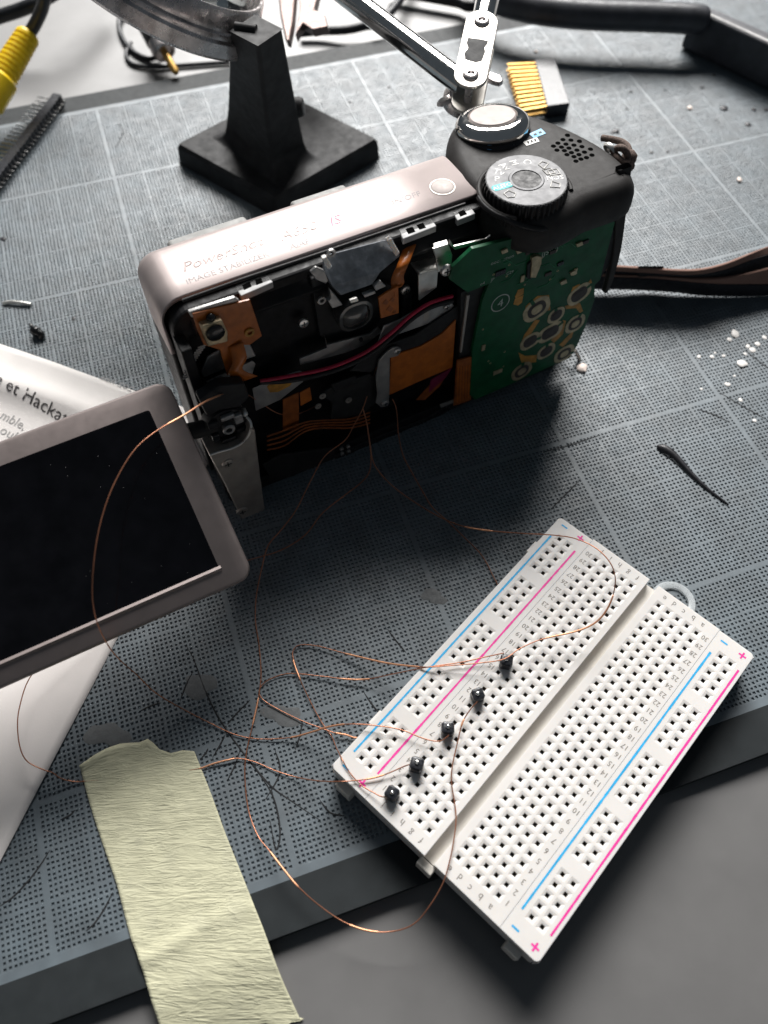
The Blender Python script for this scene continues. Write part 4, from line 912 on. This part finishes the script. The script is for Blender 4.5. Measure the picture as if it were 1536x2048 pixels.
wire([(755, 725, 2.7), (745, 760, 2.3), (735, 790, 2.0), (725, 818, 1.8), (708, 850, 1.7), (690, 880, 1.6), (650, 912, 1.4), (622, 960, 1.2), (592, 1020, .95), (562, 1060, .75), (537, 1090, .6), (525, 1130, .4), (513, 1190, .2), (511, 1240, .08), (518, 1290, .04), (522, 1350, .04), (516, 1400, .05), (505, 1450, .05), (492, 1510, .04), (490, 1560, .04), (497, 1620, .06), (515, 1670, .16), (540, 1703, .28), (570, 1742, .36), (597, 1774, .40), (640, 1812, .36), (690, 1845, .32), (740, 1862, .32), (790, 1862, .38), (830, 1846, .5), (862, 1808, .7), (885, 1768, .86), (896, 1735, .93), (906, 1690, .93), (912, 1640, .92), (909, 1604, .9), (903, 1565, .92), (905, 1530, .94), (915, 1485, .97), (925, 1445, 1.0), (940, 1420, 1.05), (955, 1403, 1.13)],
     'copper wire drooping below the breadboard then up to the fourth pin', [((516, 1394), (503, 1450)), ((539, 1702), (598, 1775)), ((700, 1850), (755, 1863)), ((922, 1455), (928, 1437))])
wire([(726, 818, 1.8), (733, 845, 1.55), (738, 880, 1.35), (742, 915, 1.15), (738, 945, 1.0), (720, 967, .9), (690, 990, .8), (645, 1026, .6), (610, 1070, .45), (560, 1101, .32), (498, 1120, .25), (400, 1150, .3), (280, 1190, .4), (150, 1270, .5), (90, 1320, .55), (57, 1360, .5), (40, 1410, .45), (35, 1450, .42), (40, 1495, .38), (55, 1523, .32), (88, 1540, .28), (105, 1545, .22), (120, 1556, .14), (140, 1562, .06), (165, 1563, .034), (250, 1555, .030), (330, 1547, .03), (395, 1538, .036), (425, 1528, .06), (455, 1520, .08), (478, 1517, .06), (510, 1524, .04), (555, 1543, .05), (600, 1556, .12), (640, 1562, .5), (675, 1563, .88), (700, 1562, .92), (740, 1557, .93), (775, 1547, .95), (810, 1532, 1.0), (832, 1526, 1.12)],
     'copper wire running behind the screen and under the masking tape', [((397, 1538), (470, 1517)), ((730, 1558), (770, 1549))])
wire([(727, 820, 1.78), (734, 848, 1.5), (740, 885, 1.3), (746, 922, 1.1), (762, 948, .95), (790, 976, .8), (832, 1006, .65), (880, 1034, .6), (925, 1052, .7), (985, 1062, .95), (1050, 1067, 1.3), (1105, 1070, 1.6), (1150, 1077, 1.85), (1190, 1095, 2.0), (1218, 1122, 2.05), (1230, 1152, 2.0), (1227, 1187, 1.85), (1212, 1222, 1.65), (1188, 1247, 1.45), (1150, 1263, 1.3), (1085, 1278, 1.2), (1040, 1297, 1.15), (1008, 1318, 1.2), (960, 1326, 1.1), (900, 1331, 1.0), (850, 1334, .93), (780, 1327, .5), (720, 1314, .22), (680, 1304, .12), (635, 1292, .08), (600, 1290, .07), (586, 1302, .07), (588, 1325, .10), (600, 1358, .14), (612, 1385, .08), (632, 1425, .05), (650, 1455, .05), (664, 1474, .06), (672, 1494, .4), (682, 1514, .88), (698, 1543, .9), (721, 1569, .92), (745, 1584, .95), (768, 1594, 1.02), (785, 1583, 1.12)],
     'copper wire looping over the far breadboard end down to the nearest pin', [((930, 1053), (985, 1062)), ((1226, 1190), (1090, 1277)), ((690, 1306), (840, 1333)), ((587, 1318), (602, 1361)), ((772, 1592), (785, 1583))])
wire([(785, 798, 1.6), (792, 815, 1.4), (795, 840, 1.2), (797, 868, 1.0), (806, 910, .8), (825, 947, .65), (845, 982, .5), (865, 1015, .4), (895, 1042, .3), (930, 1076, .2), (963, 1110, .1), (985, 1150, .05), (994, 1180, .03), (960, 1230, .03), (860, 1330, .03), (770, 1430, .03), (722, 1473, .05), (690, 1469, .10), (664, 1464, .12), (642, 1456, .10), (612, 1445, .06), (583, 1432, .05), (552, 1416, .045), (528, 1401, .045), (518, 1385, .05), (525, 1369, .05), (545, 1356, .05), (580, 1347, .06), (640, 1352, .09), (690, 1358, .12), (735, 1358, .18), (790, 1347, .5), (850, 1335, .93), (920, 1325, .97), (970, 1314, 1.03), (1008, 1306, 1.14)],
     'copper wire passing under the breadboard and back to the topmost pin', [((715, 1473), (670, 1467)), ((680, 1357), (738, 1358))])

# ------------------------------------------------------------------ helping hand stand behind the camera
hh = empty('helping_hand', Matrix.Translation(P(560, 290, 0)), 'black cast iron helping hand with magnifier and chrome arms behind the camera', 'helping hand')
HI = hh.matrix_world.inverted()
def hobj(name, mb, mt, parent=None, **k):
    par = parent or hh; mb.v = [tuple(HI @ Vector(p)) for p in mb.v]; return obj(name, mb, M[mt] if isinstance(mt, str) else mt, par, **k)
bl, bf, br = P(357, 287, .75), P(549, 394, .75), P(752, 277, .75); bk = bl + br - bf
def loft(levels, close_top=True):
    m_ = MB(); m_.grid(levels, close=True); n = len(levels[0]); m_.add(levels[-1], [tuple(range(n))]); m_.add(levels[0], [tuple(range(n - 1, -1, -1))]); return m_
cen = (bl + br) / 2
def scl(q, s, z): r = cen + (q - cen) * s; r.z = z; return r
mb = loft([[scl(q, 1.05, .0) for q in (bl, bf, br, bk)], [scl(q, 1.03, .62) for q in (bl, bf, br, bk)], [scl(q, .995, .75) for q in (bl, bf, br, bk)]]); hobj('base', mb, 'iron', bevel=.10, seg=3)
q0_ = [P(430, 282, .75), P(545, 360, .75), P(628, 306, .75)]; q0_.append(q0_[0] + q0_[2] - q0_[1])
q1_ = [P(452, 268, 1.0), P(546, 338, 1.0), P(612, 300, 1.0)]; q1_.append(q1_[0] + q1_[2] - q1_[1])
q2_ = [P(459, 62, 6.3), P(516, 92, 6.3), P(566, 58, 6.3)]; q2_.append(q2_[0] + q2_[2] - q2_[1])
qm = [a.lerp(b, .3) for a, b in zip(q1_, q2_)]
qc = sum(q1_, Vector()) / 4
def flare(k, z): return [Vector((qc.x + (q.x - qc.x) * k, qc.y + (q.y - qc.y) * k, z)) for q in q1_]
mb = loft([flare(1.42, .74), flare(1.28, .78), flare(1.16, .87), flare(1.06, 1.02), flare(1.0, 1.25), qm, q2_]); hobj('pillar', mb, 'iron', bevel=.10, seg=3, smooth=50)
mb = MB(); mb.lathe([(.28, -.25), (.30, .05), (.24, .16), (.001, .18)], c=P(597, 214, 2.9), axis=(.9, -.35, .1), n=20); hobj('set_screw', mb, 'iron', smooth=50)
mc = Dp(297.96, -28.86, 22.08); nn = Vector((math.sin(.5735) * math.cos(.0122), math.sin(.5735) * math.sin(.0122), math.cos(.5735)))
mb = MB(); mb.lathe([(3.02, .10), (3.17, .02), (3.22, .10), (3.22, .46), (3.14, .53), (3.14, .60), (3.12, .66), (3.02, .70), (3.02, .78), (3.0, .84), (2.93, 1.14), (2.86, 1.22), (2.80, 1.20), (2.80, .12)], c=mc, axis=nn, n=96, cap=False); mg = hobj('magnifier_rim', mb, 'rim', smooth=30)
prof_l = [(2.80, .60)] + [(2.8 * math.cos(R(a)), .60 + .42 * math.sin(R(a))) for a in range(10, 91, 10)]
mb = MB(); mb.lathe([(.001, .18)] + [(2.8 * math.sin(R(a)), .60 - .42 * math.cos(R(a))) for a in range(10, 91, 10)] + prof_l[1:-1] + [(.001, 1.02)], c=mc, axis=nn, n=64, cap=False); hobj('lens', mb, 'lens', mg, smooth=60)
mb = MB(); q = mc + nn * .3 + (P(500, 100, 6) - mc).normalized() * 3.2; mb.tube([q, q2_[0].lerp(q2_[2], .5)], .13, 14); hobj('magnifier_arm', mb, 'iron', smooth=60)
# rods and the double joint plate
a0 = P(930, 172, 5.9); a1_ = P(690, -12, 6.1); a2_ = a0 + (a1_ - a0) * 1.5
mb = MB(); mb.tube([a0, a1_, a2_], .30, 24); hobj('arm_rod', mb, 'chrome', smooth=60)
p_up = P(960, 72, 6.35); p_lo = P(938, 178, 6.05); ax_ = (p_up - p_lo); LL = ax_.length; ax_.normalize()
vn = (Vector(CAM) - p_up).normalized(); nn2 = (vn - ax_ * vn.dot(ax_)).normalized(); nn2 = (nn2 + Vector((0, .12, .25))).normalized(); nn2 = (nn2 - ax_ * nn2.dot(ax_)).normalized(); sd = ax_.cross(nn2)
mb = MB(); mb.tube([p_up - ax_ * .2, p_up + ax_ * 3, p_up + ax_ * 7], .31, 24); hobj('arm_rod', mb, 'chrome', smooth=60)
def plate2(off, name):
    o2 = []
    for i in range(13): a = R(180 * i / 12); o2.append(p_up + ax_ * (.42 * math.sin(a)) + sd * (.42 * math.cos(a)) + nn2 * off)
    for i in range(13): a = R(180 + 180 * i / 12); o2.append(p_lo + ax_ * (.42 * math.sin(a)) + sd * (.42 * math.cos(a)) + nn2 * off)
    mb = MB(); mb.prism(o2, nn2 * .09); return hobj(name, mb, 'plate', bevel=.03, seg=3)
jp = plate2(.32, 'joint_plate'); plate2(-.44, 'joint_plate')
for q in (p_up, p_lo):
    mb = MB(); mb.lathe([(.20, .39), (.20, .43), (.17, .465), (.10, .47), (.08, .42), (.001, .42)], c=q, axis=nn2, n=24); hobj('joint_screw', mb, 'rim', jp, smooth=50)
    mb = MB(); mb.tube([q - nn2 * .35, q + nn2 * .28], .1, 12); hobj('joint_bolt', mb, 'rim', jp)
pm = (p_up + p_lo) / 2
mb = MB(); mb.prism([pm + nn2 * .412 + ax_ * y_ + sd * x_ for x_, y_ in ((-.26, .30), (-.27, .12), (-.20, -.05), (-.27, -.25), (-.22, -.45), (.05, -.5), (.2, -.42), (.24, -.1), (.20, .05), (.25, .18), (.26, .28), (.1, .31))], nn2 * .004); hobj('worn_patch', mb, 'iron', jp)
for pts in ([(912, 190), (880, 205), (872, 214), (884, 216), (905, 206), (918, 198)], [(975, 150), (1000, 160), (1006, 170), (998, 175), (985, 172), (972, 166)]):
    mb = MB(); mb.prism([P(x, y, 5.3) for x, y in pts], (0, 0, .14)); hobj('wing_nut', mb, 'rim', bevel=.04)
mb = MB(); mb.lathe([(.50, -.25), (.52, .0), (.44, .3), (.2, .36)], c=P(925, 196, 5.2), axis=(.2, -.2, 1), n=24); hobj('joint_knob', mb, 'rim', smooth=50)
# alligator clip hanging at the far end of the stand
for pts, zt in (([(553, -30), (592, -30), (586, 40), (578, 82), (570, 78), (560, 30)], 3.2), ([(596, -30), (640, -30), (628, 18), (650, 30), (655, 52), (625, 58), (605, 45), (590, 70), (592, 60), (600, 20)], 3.0)):
    mb = MB(); mb.prism([P(x, y, zt) for x, y in pts], (.1, .1, -.35)); hobj('alligator_clip', mb, 'brownmet', bevel=.08, seg=3)

# ------------------------------------------------------------------ headers lying on the mat
e0 = P(118, 197, .22); e1 = P(-30, 392, .22); dd = (e1 - e0); Ls = dd.length; dd.normalize(); nz = Vector((0, 0, 1)); sdn = dd.cross(nz).normalized()
if (P(100, 190, .22) - e0).dot(sdn) < 0: sdn = -sdn
npin = 26; pt = Ls / npin
hs = empty('pin_header_strip', Matrix.Translation(e0), 'long black male pin header strip across the far left mat edge', 'pin header')
for k in range(npin):
    c = e0 + dd * (pt * (k + .5)) - e0
    mb = MB(); h_ = pt * .5; cc = .05
    mb.prism([c + dd * a + sdn * b + Vector((0, 0, -.19)) for a, b in ((-h_ + .03, -.17), (h_ - .03, -.17), (h_, -.12), (h_, .12), (h_ - .03, .17), (-h_ + .03, .17), (-h_, .12), (-h_, -.12))], (0, 0, .38)); s__ = obj('housing_segment', mb, M['header'], hs)
    mb = MB(); mb.tube([c - sdn * .33, c + sdn * .80], .032, 4); obj('metal_pin', mb, M['pin'], hs)
f0, f1, f2, f3 = P(1070, 119, .5), P(1109, 116, .5), P(1140, 206, .5), P(1095, 212, .5)
hf = empty('socket_header', Matrix.Translation(Vector((f3.x, f3.y, 0))), 'black socket header with long gold pins lying beside the shutter button', 'pin header'); FI = hf.matrix_world.inverted()
mb = MB(); mb.prism([FI @ q for q in (f0, f1, f2, f3)], (0, 0, -.49)); obj('housing', mb, M['header'], hf, bevel=.025)
g0, g1 = P(1014, 126, .40), P(1043, 226, .40); h0, h1 = f0 + Vector((.0, 0, -.1)), f3 + Vector((0, 0, -.1))
for k in range(12):
    t = (k + .5) / 12
    for zz in (0, -.24):
        mb = MB(); mb.tube([FI @ (g0.lerp(g1, t) + Vector((0, 0, zz))), FI @ (h0.lerp(h1, t) + Vector((.1, 0, zz)))], .055, 4); obj('gold_pin', mb, M['brass'], hf)

# ------------------------------------------------------------------ plugs and cables beyond the mat
def cable(name, pts, r, label, mt='cable'):
    mb = MB(); mb.tube(smoothpath([P(x, y, z) for x, y, z in pts], 8), r, 12); return tag(obj(name, mb, M[mt], smooth=70), label, 'cable')
yp = P(58, 68, 2.2); y2 = P(-26, 205, 1.2); ya_ = (y2 - yp); YL = ya_.length; ya_.normalize()
ye_ = empty('video_plug', Matrix.Translation(yp), 'yellow ribbed video plug with black cable in the far left corner', 'plug')
pr_ = [(.10, -.05), (.34, 0), (.40, .08)]
for k in range(9): pr_ += [(.41 + k * .008, .12 + k * .19), (.41 + k * .008, .22 + k * .19), (.375 + k * .008, .24 + k * .19), (.375 + k * .008, .29 + k * .19)]
pr_ += [(.50, 1.88), (.56, 1.95), (.56, YL), (.5, YL + .05)]
mb = MB(); mb.lathe(pr_, axis=ya_, n=28); obj('ribbed_sleeve', mb, M['yellow'], ye_, smooth=40)
mb = MB(); mb.tube(smoothpath([Vector((0, 0, 0)), P(72, 45, 2.6) - yp, P(86, 12, 3.2) - yp, P(92, -25, 3.8) - yp, P(90, -80, 4) - yp], 6), .21, 12); obj('cable', mb, M['cable'], ye_, smooth=70)
cable('black_cable', [(-40, 46, 1.0), (0, 33, 1.2), (40, 20, 1.4), (75, 5, 1.6), (130, -25, 1.6), (200, -60, 1.2)], .25, 'thick black cable crossing the far left corner behind the yellow plug')
c = P(329, 104, .5); pa = (P(356, 152, .15) - c).normalized()
pe = empty('audio_plug', Matrix.Translation(c), 'shiny metal audio plug on the desk below the magnifier rim', 'plug')
mb = MB(); mb.lathe([(.36, -.55), (.44, -.5), (.46, -.1), (.44, .02), (.36, .06), (.34, -.05), (.12, -.05)], axis=pa, n=32, cap=False); obj('metal_barrel', mb, M['rim'], pe, smooth=40)
mb = MB(); mb.lathe([(.14, -.1), (.14, .95), (.10, 1.04), (.001, 1.06)], axis=pa, n=20); obj('centre_pin', mb, M['brass'], pe, smooth=40)
mb = MB(); mb.lathe([(.30, -2.2), (.44, -1.9), (.47, -.55), (.30, -.5)], axis=pa, n=28); obj('plug_body', mb, M['cable'], pe, smooth=40)
cable('thin_black_cable', [(280, 20, .0), (246, 25, -.1), (238, 50, -.15), (247, 80, -.2), (268, 104, -.2), (298, 118, -.2), (320, 110, -.1)], .10, 'thin black cable loop on the desk left of the metal plug')
cable('thin_black_cable', [(262, 85, -.2), (252, 108, -.22), (262, 126, -.22), (290, 133, -.22), (330, 133, -.22), (400, 128, -.22), (460, 124, -.22)], .08, 'second thin black cable passing under the magnifier towards the stand')
cable('black_cable', [(600, 66, -.05), (640, 62, .0), (690, 60, .1), (730, 52, .2), (760, 44, .4), (800, 0, .4), (830, -60, .3)], .17, 'short black cable end between the clip and the chrome rod')
cable('black_cable', [(780, -20, .1), (860, -6, .1), (915, 4, .1), (945, 12, .1), (1000, -10, .1)], .22, 'black cable beyond the mat behind the chrome joint')

# ------------------------------------------------------------------ pliers at the far right
pl_ = empty('pliers', Matrix.Translation(P(1390, 45, 0)), 'large black handled pliers across the far right corner of the mat', 'pliers'); PI_ = pl_.matrix_world.inverted()
pts = smoothpath([PI_ @ P(x, y, z) for x, y, z in ((930, -60, 1.3), (985, -8, 1.3), (1040, 12, 1.3), (1110, 24, 1.3), (1200, 31, 1.3), (1300, 34, 1.3), (1380, 38, 1.3), (1410, 44, 1.2))], 6)
mb = MB(); mb.tube(pts, [.52] * (len(pts) - 4) + [.52, .50, .46, .4], 20); obj('handle', mb, M['tool'], pl_, smooth=60)
t0, t1 = P(1385, 18, 1.5), P(1580, 108, 1.5); dx = (t1 - t0).normalized(); nx = Vector((dx.y, -dx.x, 0)); nx = nx if nx.y < 0 else -nx
mb = MB(); mb.prism([PI_ @ q for q in (t0, t1, t1 - nx * .75, t0 - nx * .6)], (0, 0, -1.45)); obj('jaw', mb, M['tool'], pl_, bevel=.10, seg=3)
mb = MB(); mb.prism([PI_ @ (q + Vector((0, 0, .004))) for q in (t0 + dx * .4 - nx * .10, t1 - nx * .10, t1 - nx * .22, t0 + dx * .4 - nx * .16)], (0, 0, .02)); obj('ridge_highlight', mb, M['steel_dull'], pl_)  # pale strip painting the highlight along the ridge of the jaw

# ------------------------------------------------------------------ wrist strap and cord
st = empty('wrist_strap', Matrix.Translation(P(1300, 560, 0)), 'brown and black woven wrist strap with black clasp right of the camera', 'strap'); SI = st.matrix_world.inverted()
def band(name, A, B, mt, th=.10):
    a = smoothpath([SI @ P(*q) for q in A], 6); b = smoothpath([SI @ P(*q) for q in B], 6); mb = MB()
    k = 8; mb.grid([[p.lerp(q, i / k) for p, q in zip(a, b)] for i in range(k + 1)]); o = obj(name, mb, M[mt], st, smooth=60); s = o.modifiers.new('s', 'SOLIDIFY'); s.thickness = th; s.offset = 0; return o
band('upper_band', [(1150, 528, 1.35), (1235, 533, 1.35), (1290, 536, 1.35), (1350, 541, 1.35), (1400, 539, 1.35), (1450, 527, 1.4), (1500, 507, 1.4), (1545, 489, 1.4), (1620, 460, 1.4)],
     [(1150, 536, 1.2), (1235, 540, 1.2), (1290, 543, 1.2), (1350, 546, 1.2), (1400, 546, 1.22), (1450, 537, 1.25), (1500, 519, 1.25), (1545, 506, 1.25), (1620, 482, 1.25)], 'strap')
band('upper_stripe', [(1150, 538, 1.15), (1235, 541, 1.15), (1290, 544, 1.15), (1350, 547, 1.15), (1400, 547, 1.17), (1450, 538, 1.2), (1500, 520, 1.2), (1545, 507, 1.2), (1620, 483, 1.2)],
     [(1150, 552, .7), (1235, 553, .7), (1290, 556, .7), (1350, 558, .7), (1400, 560, .7), (1450, 560, .65), (1500, 552, .6), (1545, 540, .5), (1620, 520, .5)], 'strap_b')
band('lower_band', [(1150, 546, 1.0), (1235, 549, 1.0), (1290, 551, 1.0), (1350, 554, 1.0), (1400, 557, 1.0), (1450, 555, 1.0), (1500, 545, 1.0), (1545, 533, 1.0), (1620, 515, 1.0)],
     [(1150, 549, .95), (1235, 552, .95), (1290, 555, .95), (1350, 559, .92), (1400, 563, .88), (1450, 566, .8), (1500, 567, .7), (1545, 567, .6), (1620, 562, .6)], 'strap')
band('lower_stripe', [(1150, 551, .9), (1235, 553, .9), (1290, 556, .9), (1350, 560, .88), (1400, 564, .84), (1450, 567, .76), (1500, 568, .66), (1545, 568, .56), (1620, 563, .56)],
     [(1150, 576, .15), (1235, 576, .15), (1290, 578, .1), (1350, 582, .1), (1400, 588, .06), (1450, 590, .05), (1500, 590, .04), (1545, 588, .04), (1620, 580, .04)], 'strap_b')
mb = MB(); mb.prism([SI @ P(1277, 531, 1.45), SI @ P(1329, 531, 1.45), SI @ P(1331, 556, .95), SI @ P(1276, 556, .95)], SI.to_3x3() @ Vector((0, .15, -.25))); obj('clasp', mb, M['black'], st, bevel=.05)
def lw(x, y, z): return CM @ Vector((x, y, z))
ec = CM @ Lz(1224, 300, 6.0)
def cord_path(l): return smoothpath([CM @ Lz(x, y, z) for x, y, z in l], 6)
ce = empty('strap_cord', Matrix.Translation(ec), 'knotted brown cord loop threaded through the camera strap eyelet', 'cord'); EI = ce.matrix_world.inverted()
for l in ([(1224, 304, 5.95), (1236, 296, 6.1), (1246, 297, 6.15), (1254, 306, 6.05), (1256, 318, 5.9), (1248, 326, 5.9), (1238, 318, 5.95), (1230, 310, 5.95)], [(1205, 276, 5.8), (1225, 279, 5.9), (1243, 284, 5.95), (1255, 294, 5.95), (1259, 308, 5.9), (1262, 318, 5.8)], [(1252, 322, 5.85), (1262, 326, 5.75), (1262, 334, 5.6), (1256, 338, 5.3), (1250, 345, 4.6)]):
    mb = MB(); mb.tube([EI @ p for p in cord_path(l)], .085, 8); obj('cord_strand', mb, M['cord'], ce, smooth=70)
mb = MB(); c = EI @ (CM @ Lz(1258, 316, 5.85)); mb.lathe([(.02, -.2), (.15, -.14), (.19, 0), (.15, .14), (.02, .2)], c=c, axis=(.5, .3, .6), n=14); obj('knot', mb, M['cord'], ce, smooth=70)

# ------------------------------------------------------------------ small litter on the mat
def lump(r, n=8, seed=0):
    rnd = random.Random(seed); m_ = MB(); rows = []
    for i, (k, z) in enumerate(((.75, 0), (1, .35), (.8, .8), (.3, 1.05))):
        rows.append([(r * k * (1 + rnd.uniform(-.25, .25)) * math.cos(2 * math.pi * j / n), r * k * (1 + rnd.uniform(-.25, .25)) * math.sin(2 * math.pi * j / n), r * z) for j in range(n)])
    m_.grid(rows, close=True); m_.add(rows[-1], [tuple(range(n))]); return m_
def litter(name, spots, mt, label, cat, group, flat_=1.0, z=.003):
    src = None
    for i, (x, y, s) in enumerate(spots):
        if src is None or i % 4 == 0: src = obj(name, lump(1, seed=i + len(spots)), M[mt], smooth=50); o = src
        else: o = src.copy(); COL.objects.link(o)
        r_ = s * .5 * (CAM[2] / -(RC @ np.array([(x - 768) / 1600, (y - 1024) / 1600, 1.0]))[2]) / 1600
        o.location = P(x, y, z); o.scale = (r_, r_ * random.uniform(.7, 1.2), r_ * flat_); o.rotation_euler = (0, 0, random.uniform(0, 6)); tag(o, label, cat, group)
litter('white_flake', [(1398, 714, 10), (1424, 714, 9), (1447, 712, 8), (1483, 728, 21), (1455, 769, 13), (1469, 752, 6), (1481, 800, 8), (1403, 778, 6), (1509, 841, 8), (1470, 668, 21), (1459, 679, 10), (1496, 693, 10), (1515, 688, 11), (1529, 675, 11), (1505, 700, 13), (1430, 706, 5), (1490, 708, 7)], 'flake', 'tiny white flake scattered on the mat right of the camera', 'flake', 'white flakes scattered right of the camera', .28)
litter('black_crumb', [(1262, 184, 9), (1330, 180, 6), (1404, 175, 9), (1428, 150, 8), (1469, 142, 6), (1523, 167, 10), (1255, 218, 7), (1448, 217, 16), (1508, 219, 12), (1532, 220, 12), (1496, 249, 14), (1303, 305, 10), (1335, 304, 10), (1232, 262, 15), (1225, 265, 8), (1432, 241, 6), (700, 204, 8), (778, 174, 7), (7, 478, 11), (147, 638, 8)], 'scrap', 'tiny black plastic crumb on the far part of the mat', 'crumb', 'black crumbs scattered on the mat', .3)
for x, y, s, lb in ((1379, 217, 13, 'pale pink crumb on the mat among black specks near the pliers'), (1478, 361, 16, 'pale crumb on the bare mat right of the camera grip'), (1072, 104, 9, 'tiny pink crumb just behind the gold pinned header'), (1164, 737, 24, 'pale lump standing in for a light spot by the circuit board corner')):  # the last one models a spot of reflected light as a lump
    litter('crumb_or_light_spot', [(x, y, s)], 'crumb', lb, 'crumb', 'pale crumbs on the mat', .5)
mb = MB(); mb.tube(smoothpath([P(6, 607, .05), P(20, 604, .08), P(45, 606, .08), P(62, 609, .05)], 4), .055, 8); tag(obj('bent_staple', mb, M['silver'], smooth=60), 'short bright metal clipping on the mat above the paper', 'clipping')
mb = MB(); c = P(76, 668, .02); mb.tube(smoothpath([P(61, 648, .25), P(66, 658, .2), P(74, 664, .15), P(83, 670, .1), P(80, 678, .02)], 5), [.05, .05, .06, .07, .09, .12, .14, .15, .16, .16, .16, .15, .14, .12, .12, .1, .1, .08, .07, .06, .05], 8); tag(obj('plastic_scrap', mb, M['black_gloss'], smooth=50), 'curled black plastic scrap on the mat above the paper corner', 'scrap')
pts = smoothpath([P(1314, 892, .03), P(1328, 897, .08), P(1345, 908, .09), P(1362, 925, .07), P(1385, 950, .05), (P(1415, 978, .03)), P(1457, 1010, .02)], 5); n = len(pts); A_ = []; B_ = []
for i, p in enumerate(pts):
    t = (pts[min(i + 1, n - 1)] - pts[max(i - 1, 0)]).normalized(); q = Vector((-t.y, t.x, .5)); w = .10 * math.sin(math.pi * min(1, (i + .5) / 10)) if i < 6 else .10 * (1 - (i - 5) / (n - 4)) ** .8
    w = max(w, .012); A_.append(p + q * w); B_.append(p - q * w)
mb = MB(); mb.grid([A_, [(a + b) / 2 + Vector((0, 0, .02)) for a, b in zip(A_, B_)], B_]); o = obj('plastic_sliver', mb, M['scrap'], smooth=60); o.modifiers.new('s', 'SOLIDIFY').thickness = .015
tag(o, 'thin dark tapering plastic sliver on the right part of the mat', 'scrap')
